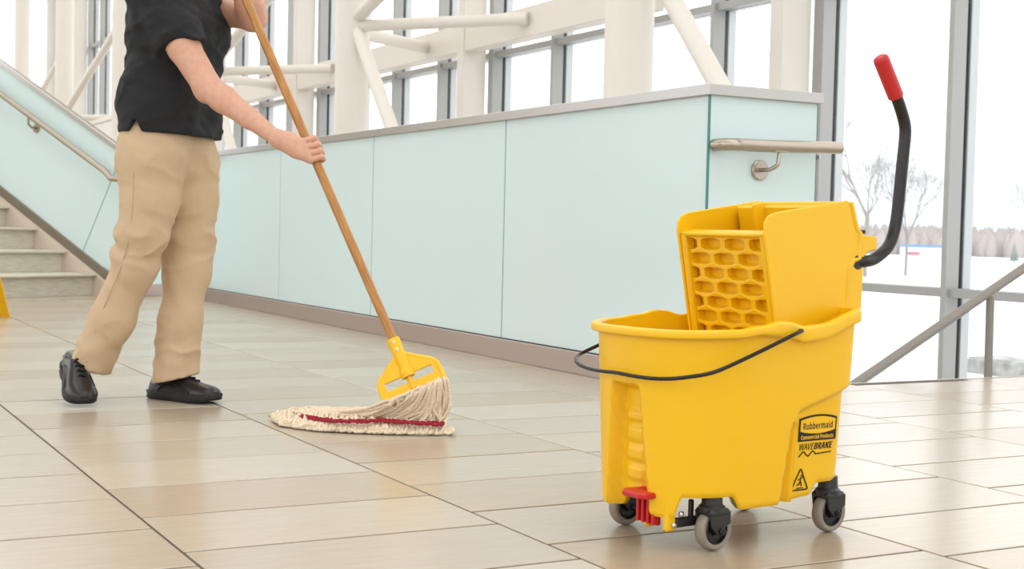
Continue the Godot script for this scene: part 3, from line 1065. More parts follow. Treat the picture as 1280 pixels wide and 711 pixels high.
	mb.box(Vector3(0.062, 0.050, 0.052), Vector3(0.07, 0.017, 0.012), 0.003)
	mb.box(Vector3(0.068, 0.068, 0.049), Vector3(0.010, 0.04, 0.008), 0.002)
	put(mb, "linkage", M.dark_plastic, pd)
	for q in [[0.022, 0.047], [0.036, 0.066], [0.092, 0.051]]:
		mb = Mb.new()
		mb.lathe([Vector2(0.0055, 0), Vector2(0.0055, 0.003), Vector2(0.003, 0.006), Vector2(0.0, 0.0065)], 12, Transform3D(Basis(Vector3.RIGHT, PI / 2), Vector3(q[0], q[1], 0.058 if q[0] > 0.03 else 0.055)))
		put(mb, "bolt", M.chrome, pd)
	printed_marks(bk)

func caster(bk: Node3D, at: Vector3, top: float) -> void:
	var c := base("caster", at, 0.0, bk)
	var R := 0.038
	var ax := Transform3D(Basis(Vector3.RIGHT, PI / 2), Vector3(0, R, 0))     # lathe y becomes z
	var mb := Mb.new()
	var pr := []
	for k in 9:
		var a := -PI / 2 + PI * k / 8.0
		pr.append(Vector2(R - 0.006 + 0.006 * cos(a) , 0.0095 * sin(a) * 1.25))
	var prof := [Vector2(0.026, -0.010)] + pr + [Vector2(0.026, 0.010)]
	var rr := []
	for p in prof:
		var ring := PackedVector3Array()
		for i in 40:
			var a := -TAU * i / 40.0
			ring.append(ax * Vector3(p.x * cos(a), p.y, p.x * sin(a)))
		rr.append(ring)
	mb.rows(rr, true, false)
	put(mb, "tyre", M.tyre_grey, c)
	mb = Mb.new()
	for s in [-1.0, 1.0]:
		mb.lathe([Vector2(0.0265, -0.004 * s), Vector2(0.0265, 0.010 * s), Vector2(0.0235, 0.0115 * s), Vector2(0.021, 0.006 * s), Vector2(0.011, 0.006 * s), Vector2(0.0095, 0.0125 * s), Vector2(0.0, 0.0125 * s)], 32, ax)
	put(mb, "hub", M.hub_black, c)
	mb = Mb.new()       # fork: swivel head, crown and two tapering cheeks
	mb.lathe([Vector2(0.0, top + 0.016), Vector2(0.018, top + 0.016), Vector2(0.019, top - 0.006), Vector2(0.024, top - 0.010), Vector2(0.024, top - 0.020), Vector2(0.0, top - 0.020)], 28, Transform3D(Basis.IDENTITY, Vector3(-0.004, 0, 0)))
	mb.box(Vector3(-0.002, top - 0.020, 0), Vector3(0.050, 0.014, 0.046), 0.005)
	for s in [-1.0, 1.0]:
		var poly := PackedVector2Array([Vector2(-0.026, top - 0.018), Vector2(-0.022, top - 0.044), Vector2(-0.006, R - 0.008), Vector2(0.007, R - 0.008), Vector2(0.010, R + 0.006), Vector2(0.023, top - 0.040), Vector2(0.023, top - 0.018)])
		mb.prism(poly, 0.005, Transform3D(Basis.IDENTITY, Vector3(0, 0, 0.0165 if s > 0 else -0.0215)), 0.001)
	put(mb, "fork", M.dark_plastic, c)
	for s in [-1.0, 1.0]:
		mb = Mb.new()
		var bs := Basis(Vector3.RIGHT, PI / 2 * s)
		mb.lathe([Vector2(0.0075, 0.0), Vector2(0.0075, 0.004), Vector2(0.005, 0.0045), Vector2(0.004, 0.008), Vector2(0.0, 0.0085)], 6, Transform3D(bs, Vector3(0.001, R, 0.021 * s)))
		put(mb, "axle_nut", M.hub_black, c)

# printing on the near rear panel of the bucket
func printed_marks(bk: Node3D) -> void:
	# the panel: wall at z(h), leaning outwards with height
	var wall := func(x: float, h: float) -> Vector3:
		var f := clampf((0.40 - h) / 0.33, 0, 1)
		var z := 0.18 * lerpf(0.925, 0.82, f) - 0.0135
		return Vector3(x, h, z)
	var lo: Vector3 = wall.call(0.235, 0.10); var hi: Vector3 = wall.call(0.235, 0.22)
	var ey := (hi - lo).normalized()
	var ex := Vector3.RIGHT
	var ez := ex.cross(ey)
	var xf := Transform3D(Basis(ex, ey, ez), wall.call(0.238, 0.16) as Vector3)
	xf.origin += ez * 0.0006
	var P := base("printed_logo", Vector3.ZERO, 0.0, bk)
	P.set_meta("label", "black printed logo, product name and warning triangle")
	P.transform = xf
	var y0 := 0.208 - 0.16
	# badge: outline with a bowed top
	var outer := PackedVector2Array(); var inner := PackedVector2Array()
	for k in 9: outer.append(Vector2(0.050 - 0.100 * k / 8.0, 0.019 + 0.0065 * (1 - pow(k / 4.0 - 1, 2))))
	outer.append(Vector2(-0.050, -0.024)); outer.append(Vector2(0.050, -0.024))
	for k in 9: inner.append(Vector2(0.046 - 0.092 * k / 8.0, 0.0155 + 0.0062 * (1 - pow(k / 4.0 - 1, 2))))
	for k in 9: inner.append(Vector2(-0.046 + 0.092 * k / 8.0, -0.005 - 0.0055 * (1 - pow(k / 4.0 - 1, 2))))
	var mb := Mb.new()
	mb.prism(outer, 0.0005, Transform3D(Basis.IDENTITY, Vector3(0, y0, 0)))
	put(mb, "badge", M.print_black, P)
	mb = Mb.new()
	mb.prism(inner, 0.0004, Transform3D(Basis.IDENTITY, Vector3(0, y0, 0.0004)))
	put(mb, "badge_field", M.print_yellow, P)
	lettering(P, "Rubbermaid", 0.078, 0.0135, Vector3(0, y0 + 0.0046, 0.0008), M.print_black, true, 0.0)
	lettering(P, "Commercial Products", 0.086, 0.0085, Vector3(0, y0 - 0.0165, 0.0005), M.print_yellow, true, 0.0)
	lettering(P, "WAVE", 0.038, 0.0125, Vector3(-0.0265, y0 - 0.0345, 0), M.print_black, false, 0.22)
	lettering(P, "BRAKE", 0.047, 0.0125, Vector3(0.0185, y0 - 0.0345, 0), M.print_black, true, 0.22)
	mb = Mb.new()
	var path := []
	for k in 33:
		var u := k / 32.0
		path.append(Vector3(-0.045 + 0.044 * u, y0 - 0.0480 + 0.0042 * sin(u * TAU * 1.75 - 1.2) * 1.0, 0.0003))
	path.append(Vector3(0.04, y0 - 0.0475, 0.0003))
	ribbon(mb, path, 0.0022)
	put(mb, "wave_line", M.print_black, P)
	# warning triangle with a slipping figure
	mb = Mb.new()
	var tri := [Vector2(-0.022, -0.069), Vector2(0.022, -0.069), Vector2(0.0, -0.028)]
	for t in tri.size(): tri[t] += Vector2(-0.037, 0.002)
	var loop := []
	for t in 3:
		var a: Vector2 = tri[t]; var b: Vector2 = tri[(t + 1) % 3]
		loop.append(Vector3(lerpf(a.x, b.x, 0.06), lerpf(a.y, b.y, 0.06), 0.0003)); loop.append(Vector3(lerpf(a.x, b.x, 0.94), lerpf(a.y, b.y, 0.94), 0.0003))
	loop.append(loop[0])
	ribbon(mb, loop, 0.0026)
	var c := Vector3(-0.037, -0.054, 0.0003)
	ribbon(mb, [c + Vector3(-0.008, -0.0095, 0), c + Vector3(0.009, -0.0095, 0)], 0.0016)
	ribbon(mb, [c + Vector3(-0.007, -0.004, 0), c + Vector3(-0.002, -0.002, 0), c + Vector3(0.001, 0.004, 0)], 0.0022)
	ribbon(mb, [c + Vector3(0.004, -0.006, 0), c + Vector3(0.004, -0.001, 0), c + Vector3(0.001, 0.004, 0), c + Vector3(0.001, 0.010, 0)], 0.0022)
	ribbon(mb, [c + Vector3(-0.005, 0.006, 0), c + Vector3(0.001, 0.008, 0), c + Vector3(0.007, 0.011, 0)], 0.0016)
	mb.lathe([Vector2(0.0019, 0.0), Vector2(0.0019, 0.0005), Vector2(0.0, 0.0005)], 10, Transform3D(Basis(Vector3.RIGHT, PI / 2), c + Vector3(0.003, 0.0135, 0)))
	put(mb, "warning_triangle", M.print_black, P)

func ribbon(mb: Mb, path: Array, w: float) -> void:
	for k in path.size() - 1:
		var a: Vector3 = path[k]; var b: Vector3 = path[k + 1]
		var t := (b - a).normalized()
		mb.box((a + b) / 2, Vector3((b - a).length() + w * 0.6, w, 0.0006), 0.0, Basis(t, Vector3(0, 0, 1).cross(t), Vector3(0, 0, 1)))

func lettering(parent: Node3D, text: String, width: float, height: float, at: Vector3, m: Material, bold: bool, slant: float) -> void:
	var f := SystemFont.new()
	f.font_names = PackedStringArray(["Droid Sans"])
	f.font_weight = 700 if bold else 400
	var t := TextMesh.new()
	t.text = text
	t.font = f
	t.font_size = 64
	t.pixel_size = 0.001
	t.depth = 0.0004
	t.curve_step = 2.0
	var o := MeshInstance3D.new()
	o.name = "lettering"
	o.mesh = t
	o.material_override = m
	parent.add_child(o, true)
	var sz := t.get_aabb().size
	var sx := width / sz.x
	var sy := height / sz.y
	o.transform = Transform3D(Basis(Vector3(sx, 0, 0), Vector3(slant * sy, sy, 0), Vector3(0, 0, 1)), at - Vector3(sx * t.get_aabb().get_center().x + slant * sy * t.get_aabb().get_center().y, sy * t.get_aabb().get_center().y, 0))

# ------------------------------------------------------------------ wringer seated on the bucket
func build_wringer() -> void:
	var w := base("mop_wringer", BK + Vector3(0, 0, 0), deg_to_rad(BK_TURN))
	tag(w, "yellow plastic side press mop wringer with red gripped black lever", "wringer")
	# side panel outline in (x along, y up)
	var side := PackedVector2Array([Vector2(0.150, 0.35), Vector2(0.133, 0.44), Vector2(0.106, 0.570), Vector2(0.107, 0.586), Vector2(0.115, 0.598), Vector2(0.130, 0.605), Vector2(0.324, 0.634), Vector2(0.333, 0.630), Vector2(0.338, 0.618), Vector2(0.352, 0.580), Vector2(0.362, 0.572), Vector2(0.362, 0.524), Vector2(0.346, 0.520), Vector2(0.337, 0.508), Vector2(0.334, 0.49), Vector2(0.328, 0.35)])
	var ear_side := side.slice(0, 8)      # the near panel carries the ear over the lever and runs down the rear
	ear_side.append_array(PackedVector2Array([Vector2(0.338, 0.618), Vector2(0.350, 0.582), Vector2(0.358, 0.573), Vector2(0.372, 0.569), Vector2(0.408, 0.566), Vector2(0.411, 0.562), Vector2(0.411, 0.544), Vector2(0.407, 0.540), Vector2(0.388, 0.537), Vector2(0.378, 0.530), Vector2(0.375, 0.520), Vector2(0.372, 0.415), Vector2(0.352, 0.41), Vector2(0.328, 0.35)]))
	for s in [-1.0, 1.0]:
		var mb := Mb.new()
		var shape := side if s < 0 else ear_side
		mb.prism(shape, 0.006, Transform3D(Basis.IDENTITY, Vector3(0, 0, 0.115 if s > 0 else -0.121)), 0.002)
		var o := put(mb, "side_panel", M.yellow_plastic, w)
		# thick rolled edge along the front and top
		mb = Mb.new()
		var path := []
		for k in range(0, 9): path.append(Vector3(side[k].x, side[k].y, 0.118 * s))
		mb.tube(path, 0.0065, 8)
		put(mb, "edge_bead", M.yellow_plastic, o)
	# rear box closing the back, with the ear that carries the lever
	var mb := Mb.new()
	mb.box(Vector3(0.335, 0.525, 0), Vector3(0.008, 0.215, 0.232), 0.003)
	put(mb, "rear_wall", M.yellow_plastic, w)
	mb = Mb.new()
	mb.box(Vector3(0.362, 0.475, 0.050), Vector3(0.034, 0.12, 0.12), 0.010)
	mb.box(Vector3(0.382, 0.553, 0.092), Vector3(0.050, 0.024, 0.046), 0.004)
	mb.box(Vector3(0.366, 0.540, 0.060), Vector3(0.03, 0.05, 0.11), 0.006)
	put(mb, "lever_housing", M.yellow_plastic, w)
	mb = Mb.new()
	mb.box(Vector3(0.13, 0.36, 0), Vector3(0.02, 0.02, 0.232), 0.004)
	mb.box(Vector3(0.25, 0.352, 0), Vector3(0.18, 0.012, 0.232), 0.004)
	put(mb, "drip_tray", M.yellow_plastic, w)
	# honeycomb front plate, leaning back towards the top
	var lo := Vector3(0.158, 0.36, 0); var hi := Vector3(0.1175, 0.568, 0)
	var ey := (hi - lo).normalized()
	var ex := Vector3(0, 0, 1)
	var ez := ex.cross(ey)                       # faces the front
	var xf := Transform3D(Basis(ex, ey, ez), lo)
	var H := (hi - lo).length()
	var fp := base("front_plate", Vector3.ZERO, 0.0, w)
	mb = Mb.new()
	mb.box(xf * Vector3(0, H / 2, -0.021), Vector3(0.228, H, 0.006), 0.001, xf.basis)
	mb.box(xf * Vector3(0, H - 0.004, -0.006), Vector3(0.228, 0.009, 0.026), 0.003, xf.basis)
	for s in [-1.0, 1.0]: mb.box(xf * Vector3(0.1075 * s, H / 2, -0.005), Vector3(0.015, H, 0.024), 0.003, xf.basis)
	put(mb, "backing", M.yellow_plastic, fp)
	var CW := 0.0655; var CH := 0.0285
	var frame := PackedVector2Array([Vector2(-0.107, 0.0), Vector2(0.107, 0.0), Vector2(0.107, H - 0.006), Vector2(-0.107, H - 0.006)])
	for row in range(-1, 8):
		for col in range(-2, 4):
			var c := Vector2((col - 0.5 + (0.5 if posmod(row, 2) else 0.0)) * CW - 0.006, H - 0.024 - row * CH)
			var ca := CW * 0.5; var cs := CH * 0.32; var cb := CH * 0.68
			var cell := PackedVector2Array(); var hole := PackedVector2Array()
			for q in [Vector2(-ca, -cs), Vector2(0, -cb), Vector2(ca, -cs), Vector2(ca, cs), Vector2(0, cb), Vector2(-ca, cs)]: cell.append(c + q)
			for q in [Vector2(-0.83 * ca, -0.72 * cs), Vector2(-0.50 * ca, -0.58 * cb), Vector2(0.50 * ca, -0.58 * cb), Vector2(0.83 * ca, -0.72 * cs), Vector2(0.83 * ca, 0.78 * cs), Vector2(0.48 * ca, 0.60 * cb), Vector2(-0.48 * ca, 0.60 * cb), Vector2(-0.83 * ca, 0.78 * cs)]: hole.append(c + q)
			rib_cell(fp, xf, Geometry2D.intersect_polygons(cell, frame), Geometry2D.intersect_polygons(hole, frame), 0.02)
	# movable rear press plate with ribs
	mb = Mb.new()
	var bs := Basis(Vector3(0, 0, 1), 0.22)
	mb.box(Vector3(0.285, 0.50, 0), Vector3(0.010, 0.25, 0.215), 0.003, bs)
	mb.box(Vector3(0.262, 0.535, -0.035), Vector3(0.03, 0.19, 0.010), 0.003, bs)
	mb.box(Vector3(0.30, 0.613, 0), Vector3(0.07, 0.007, 0.215), 0.002, Basis(Vector3(0, 0, 1), 0.15))
	put(mb, "press_plate", M.yellow_plastic, w)
	# lever
	var lp := [Vector3(0.3540, 0.5160, 0.1000), Vector3(0.3710, 0.5170, 0.1150), Vector3(0.3990, 0.5200, 0.1160), Vector3(0.4200, 0.5280, 0.1160), Vector3(0.4460, 0.5450, 0.1160), Vector3(0.4620, 0.5700, 0.1160), Vector3(0.4710, 0.6050, 0.1160), Vector3(0.4770, 0.6600, 0.1160), Vector3(0.4830, 0.7200, 0.1160), Vector3(0.4875, 0.7650, 0.1160), Vector3(0.4860, 0.7850, 0.1160), Vector3(0.4780, 0.8050, 0.1160), Vector3(0.4610, 0.8350, 0.1160), Vector3(0.4330, 0.8740, 0.1160)]
	var cv := Curve3D.new()
	for k in lp.size():
		var tn: Vector3 = (lp[mini(k + 1, lp.size() - 1)] - lp[maxi(k - 1, 0)]) / 6.0
		cv.add_point(lp[k], -tn, tn)
	var sm := []
	for k in 61: sm.append(cv.sample_baked(cv.get_baked_length() * k / 60.0, true))
	mb = Mb.new()
	mb.tube(sm, 0.0118, 16)
	var lever := put(mb, "lever", M.black_tube, w)
	mb = Mb.new()
	var g0 := Vector3(0.4575, 0.839, 0.116); var g1 := Vector3(0.406, 0.914, 0.116)
	var gd := (g1 - g0)
	mb.tube([g0 - gd * 0.0, g0 + gd * 0.02, g0 + gd * 0.1, g0 + gd * 0.9, g0 + gd * 0.97, g1], [0.0135, 0.0155, 0.0155, 0.0155, 0.0142, 0.0095], 18)
	put(mb, "grip", M.grip_red, lever)
	mb = Mb.new()
	mb.box(Vector3(0.366, 0.584, 0.095), Vector3(0.028, 0.026, 0.010), 0.006)
	mb.box(Vector3(0.376, 0.575, 0.095), Vector3(0.034, 0.008, 0.026), 0.002)
	put(mb, "pivot_bracket", M.hub_black, w)
	mb = Mb.new()
	mb.lathe([Vector2(0.005, 0), Vector2(0.005, 0.004), Vector2(0.0, 0.005)], 10, Transform3D(Basis(Vector3.RIGHT, PI / 2), Vector3(0.369, 0.586, 0.100)))
	put(mb, "bolt", M.chrome, w)
	mb = Mb.new()      # flat black disc painting the dark inside of the lever hole
	mb.lathe([Vector2(0.0, 0.0), Vector2(0.0138, 0.0), Vector2(0.0138, 0.002), Vector2(0.0, 0.0022)], 20, Transform3D(Basis(Vector3.RIGHT, PI / 2), Vector3(0.358, 0.516, 0.1195)))
	put(mb, "lever_hole_disc", M.hub_black, w)

func rib_cell(parent: Node3D, xf: Transform3D, outer: Array, inner: Array, depth: float) -> void:
	if outer.is_empty(): return
	if inner.is_empty():
		fill_cell(parent, xf, outer[0], depth)
		return
	var o: PackedVector2Array = outer[0]; var i: PackedVector2Array = inner[0]
	if o.size() < 3 or i.size() < 3: return
	var aabb := Rect2(i[0], Vector2.ZERO)
	for p in i: aabb = aabb.expand(p)
	if aabb.size.x < 0.010 or aabb.size.y < 0.006:
		fill_cell(parent, xf, o, depth)
		return
	# cell wall: a ring of quads between the outer and inner outline, sampled by angle round the inner centre
	var c := Vector2.ZERO
	for p in i: c += p
	c /= i.size()
	var angs := []
	for p in o: angs.append(fposmod((p - c).angle(), TAU))
	for p in i: angs.append(fposmod((p - c).angle(), TAU))
	angs.sort()
	var mb := Mb.new()
	var rings := [PackedVector3Array(), PackedVector3Array(), PackedVector3Array(), PackedVector3Array()]
	for a in angs:
		var d := Vector2.from_angle(a)
		var po := hit(o, c, d); var pi := hit(i, c, d)
		rings[0].append(xf * Vector3(po.x, po.y, -depth)); rings[1].append(xf * Vector3(po.x, po.y, 0.0))
		rings[2].append(xf * Vector3(pi.x, pi.y, -0.0008)); rings[3].append(xf * Vector3(pi.x * 0.92 + c.x * 0.08, pi.y * 0.88 + c.y * 0.12, -depth))
	mb.rows([rings[1], rings[2]], true, false)
	mb.rows([rings[2], rings[3]], true, false)
	put(mb, "rib_cell", M.yellow_plastic, parent)

func fill_cell(parent: Node3D, xf: Transform3D, o: PackedVector2Array, depth: float) -> void:
	var mb := Mb.new()
	mb.prism(o, depth, xf.translated_local(Vector3(0, 0, -depth)))
	put(mb, "rib_cell", M.yellow_plastic, parent)

func hit(poly: PackedVector2Array, c: Vector2, d: Vector2) -> Vector2:
	var best := c + d * 0.001
	for k in poly.size():
		var q = Geometry2D.segment_intersects_segment(c, c + d, poly[k], poly[(k + 1) % poly.size()])
		if q != null: best = q
	return best

# ------------------------------------------------------------------ person
const PP := Vector3(1.1, 0, -4.352)
const PTURN := -28.45                      # local x points to the picture's right, local z to the viewer
const GRIP := Vector3(0.518, 0.775, 0.339)      # where the lower hand closes on the mop handle
const MOPDIR := Vector3(0.4264, -0.8652, 0.2649)

func build_person() -> void:
	var pe := base("person", PP, deg_to_rad(PTURN))
	tag(pe, "person in black polo shirt and khaki trousers bending forward over a mop", "person")
	var F := Vector3(0.94, 0, 0.34); var L := Vector3(0.34, 0, -0.94)
	var noise := FastNoiseLite.new()
	noise.seed = 3; noise.frequency = 1.0; noise.fractal_octaves = 2
	# ---- skin: one body mesh (arms, neck, head, hands; the torso and legs are inside the clothes)
	var sk := Mb.new()
	var sh_n := Vector3(0.004, 1.235, 0.130); var el_n := Vector3(0.192, 0.962, 0.225); var wr_n := Vector3(0.417, 0.812, 0.342)
	var sh_f := Vector3(0.085, 1.26, -0.185); var el_f := Vector3(0.277, 1.206, -0.01); var wr_f := Vector3(0.248, 1.372, 0.105)
	var f := Field.new(); f.k = 0.03
	f.k = 0.014
	f.chain([sh_n, sh_n.lerp(el_n, 0.55), el_n], [0.056, 0.0485, 0.0415])
	f.chain([el_n + Vector3(-0.006, 0.004, 0), el_n.lerp(wr_n, 0.22), el_n.lerp(wr_n, 0.6), wr_n], [0.040, 0.0400, 0.0305, 0.0225])
	f.add(el_n + Vector3(-0.012, -0.016, 0), el_n + Vector3(-0.01, -0.015, 0), 0.024, 0.024)
	f.mesh_into(sk, Vector3(-0.06, 0.76, 0.06), Vector3(0.46, 1.32, 0.42), 0.007)
	f = Field.new(); f.k = 0.03
	f.chain([sh_f, el_f], [0.05, 0.038])
	f.chain([el_f, el_f.lerp(wr_f, 0.25), wr_f], [0.037, 0.040, 0.024])
	f.mesh_into(sk, Vector3(0.0, 1.13, -0.27), Vector3(0.35, 1.42, 0.16), 0.0095)
	# torso and legs under the clothes, neck
	f = Field.new(); f.k = 0.06
	var hip := Vector3(0.022, 0.83, 0); var wst := Vector3(0.03, 1.03, 0); var chs := Vector3(0.05, 1.2, -0.01)
	f.chain([hip, wst, chs], [0.075, 0.07, 0.07])
	f.add(chs + Vector3(0, 0.02, 0), sh_n, 0.05, 0.04); f.add(chs + Vector3(0, 0.02, 0), sh_f - Vector3(0.02, 0.01, 0), 0.045, 0.03)
	f.chain([chs + Vector3(-0.005, 0.06, 0), Vector3(0.075, 1.34, -0.02), Vector3(0.105, 1.42, -0.02)], [0.055, 0.050, 0.05])
	f.chain([hip + Vector3(-0.03, -0.06, 0.08), Vector3(-0.06, 0.42, 0.09), Vector3(-0.14, 0.24, 0.07)], [0.06, 0.042, 0.028])
	f.chain([hip + Vector3(0.04, -0.06, -0.07), Vector3(0.077, 0.41, -0.04), Vector3(0.04, 0.09, -0.03)], [0.07, 0.05, 0.04])
	f.mesh_into(sk, Vector3(-0.30, 0.05, -0.28), Vector3(0.24, 1.48, 0.26), 0.016)
	head(sk, pe)
	hand(sk, wr_n, GRIP, 1.0)
	hand(sk, wr_f, Vector3(0.2107, 1.40, 0.1476), -1.0)
	put(sk, "body", M.skin, pe)
	# ---- trousers
	var tr := Field.new(); tr.k = 0.035
	var tn := Field.new(); tn.k = 0.03
	for s in [-1.0, 1.0]:
		tr.chain([Vector3(0.025, 0.94, 0) + L * 0.05 * s, Vector3(0.018, 0.80, 0.0) + L * 0.056 * s], [0.088, 0.100])
	tn.chain([Vector3(0.010, 0.93, 0.04), Vector3(-0.008, 0.80, 0.065), Vector3(-0.012, 0.74, 0.08), Vector3(-0.012, 0.63, 0.092), Vector3(-0.030, 0.53, 0.095), Vector3(-0.056, 0.42, 0.09), Vector3(-0.128, 0.26, 0.072), Vector3(-0.245, 0.035, 0.045)], [0.085, 0.103, 0.099, 0.086, 0.075, 0.0675, 0.066, 0.0635])
	tr.chain([Vector3(0.056, 0.80, -0.06), Vector3(0.062, 0.74, -0.06), Vector3(0.072, 0.63, -0.055), Vector3(0.074, 0.5, -0.05), Vector3(0.075, 0.405, -0.04), Vector3(0.058, 0.25, -0.03), Vector3(0.042, 0.03, -0.03)], [0.094, 0.096, 0.087, 0.077, 0.0685, 0.0655, 0.073])
	# back of the near knee: the cloth bunches
	tn.add(Vector3(-0.088, 0.525, 0.105), Vector3(-0.078, 0.495, 0.13), 0.020, 0.018)
	tn.add(Vector3(-0.112, 0.465, 0.09), Vector3(-0.096, 0.455, 0.125), 0.024, 0.02)
	var n1 := Vector3(-0.34, -0.94, 0.0); var c1 := Vector3(-0.195, 0.098, 0.05)
	var n2 := Vector3(0.22, -0.975, 0); var c2 := Vector3(0.042, 0.066, -0.03)
	tr.post = func(p: Vector3, d: float) -> float:
		var dn := tn.at(p)
		var gap := maxf(0.010 - absf(d - dn), 0.0)
		d = minf(d, dn) - gap * gap * 25.0
		if absf(d) < 0.03:
			var w := noise.get_noise_3d(p.x * 7 + p.y * 4, p.y * 2, p.z * 6) * 0.006
			w -= 0.0085 * pow(1.0 - absf(noise.get_noise_3d(p.x * 3.2 - p.y * 5.0, p.y * 5.5 + p.x * 3.0, p.z * 4.5 + 9)), 5.0) * (smoothstep(0.34, 0.12, p.y) + 1.0 * exp(-pow((p.y - 0.5) / 0.10, 2)) + 0.8 * exp(-pow((p.y - 0.75) / 0.07, 2)) + 0.1) - 0.003
			# crossing creases at knee and hem, pressed seam down the side
			w += 0.0035 * (maxf(0, sin((p.y + 0.45 * p.x + 0.5 * p.z) * 52.0)) - 0.5) * exp(-pow((p.y - 0.485) / 0.055, 2))
			w += 0.003 * (maxf(0, sin((p.y * 1.0 - 0.8 * p.x) * 60.0)) - 0.5) * exp(-pow((p.y - 0.17) / 0.07, 2))
			w += 0.002 * (maxf(0, sin((p.y * 0.8 + 1.2 * p.x) * 44.0)) - 0.5) * exp(-pow((p.y - 0.76) / 0.05, 2))
			d += w
		if p.x < -0.06: d = maxf(d, n1.dot(p - c1))
		elif p.y < 0.2: d = maxf(d, n2.dot(p - c2))
		return maxf(d, p.y - 0.93)
	var mb := Mb.new()
	tr.mesh_into(mb, Vector3(-0.33, 0.0, -0.22), Vector3(0.24, 0.97, 0.24), 0.007)
	var tro := put(mb, "trousers", M.khaki, pe)
	# hem bands and side seam
	mb = Mb.new()
	var seam := []
	for q in [[-0.040, 0.80], [-0.038, 0.70], [-0.042, 0.60], [-0.055, 0.5], [-0.080, 0.42], [-0.135, 0.30], [-0.165, 0.22]]:
		var p := Vector3(q[0], q[1], 0.3)
		for k in 60:
			var d := tr.at(p)
			if d < 0.0005: break
			p.z -= maxf(d * 0.7, 0.0005)
		seam.append(p)
	mb.tube(seam, 0.0012, 5)
	put(mb, "side_seam", M.seam_khaki, tro)
	# ---- shirt
	var st := Field.new(); st.k = 0.05
	for s in [-1.0, 1.0]:
		st.chain([Vector3(0.024, 0.79, 0) + L * 0.062 * s, Vector3(0.026, 0.93, 0.0) + L * 0.058 * s, Vector3(0.034, 1.05, 0.0) + L * 0.05 * s, Vector3(0.046, 1.16, -0.005) + L * 0.07 * s, Vector3(0.048, 1.235, -0.015) + L * 0.085 * s], [0.126, 0.118, 0.104, 0.108, 0.088])
	st.add(Vector3(0.095, 1.155, 0.05), Vector3(0.09, 1.17, 0.04), 0.060, 0.06)
	st.add(Vector3(0.115, 1.155, -0.065), Vector3(0.105, 1.17, -0.065), 0.058, 0.058)
	st.add(Vector3(0.05, 1.27, -0.01), Vector3(0.07, 1.31, -0.02), 0.085, 0.062)
	var ad := (el_n - sh_n).normalized()
	var hemc := Vector3(0.097, 1.088, 0.165)
	var hemn := Vector3(0.24, -0.95, 0.20).normalized()
	var ad2 := (el_f - sh_f).normalized()
	var sl := Field.new(); sl.k = 0.03
	sl.chain([sh_n + Vector3(-0.010, 0.015, -0.02), sh_n.lerp(el_n, 0.72)], [0.082, 0.0605])
	var sl2 := Field.new(); sl2.k = 0.03
	sl2.chain([sh_f, sh_f + ad2 * 0.16], [0.072, 0.06])
	st.post = func(p: Vector3, d: float) -> float:
		var e := sl.at(p)
		e = maxf(e, hemn.dot(p - hemc))
		var g := absf(d - e); var k := 0.035
		d = minf(d, e) - (maxf(k - g, 0.0) ** 2) * 0.25 / k
		e = maxf(sl2.at(p), ad2.dot(p - sh_f) - 0.10)
		g = absf(d - e)
		d = minf(d, e) - (maxf(k - g, 0.0) ** 2) * 0.25 / k
		if absf(d) < 0.03:
			var w := noise.get_noise_3d(p.x * 9, p.y * 16 + p.x * 5, p.z * 9 + 4) * 0.007
			w -= 0.006 * pow(1.0 - absf(noise.get_noise_3d(p.x * 2.0 + p.y * 1.5, p.y * 6.0 - p.x * 3.0, p.z * 2.5 + 2)), 5.0) - 0.001
			w += 0.0085 * (maxf(0, sin((p.y - 0.35 * p.x + 0.04 * sin(p.x * 30)) * 55.0)) - 0.5) * exp(-pow((p.y - 1.03) / 0.085, 2)) * smoothstep(0.14, 0.0, p.x)
			w += 0.004 * (maxf(0, sin((p.y * 0.5 + 1.2 * p.x) * 48.0)) - 0.5) * exp(-pow((p.y - 1.17) / 0.06, 2))
			d += w
		# hem, slightly dipped in front, with a side slit
		d = maxf(d, 0.832 - 0.06 * p.x * 0.5 - p.y)
		var cut := maxf(absf(p.x + 0.040) - (0.876 - p.y) * 0.46, 0.02 - p.z)
		return maxf(d, -cut)
	mb = Mb.new()
	st.mesh_into(mb, Vector3(-0.2, 0.79, -0.3), Vector3(0.27, 1.40, 0.25), 0.0065)
	var shirt := put(mb, "polo_shirt", M.shirt_black, pe)
	mb = Mb.new()
	var col := []
	for k in 20:
		var a := TAU * k / 20.0
		col.append(Vector3(0.078 + 0.062 * cos(a), 1.345 + 0.012 * cos(a + 2.6), -0.02 + 0.066 * sin(a)))
	col.append(col[0])
	mb.tube(col, 0.014, 8)
	put(mb, "collar", M.shirt_black, shirt)
	# ---- shoes
	shoe(pe, Transform3D(axes(Vector3(0.878, 0.0, 0.479)), Vector3(-0.036, 0.0, -0.075)))
	var rd := Vector3(0.42, -0.36, 0.82).normalized()
	shoe(pe, Transform3D(axes(rd), Vector3(-0.285, 0.094, -0.02)))

func axes(x: Vector3) -> Basis:
	var xn := x.normalized()
	var z := xn.cross(Vector3.UP).normalized()
	return Basis(xn, z.cross(xn), z)

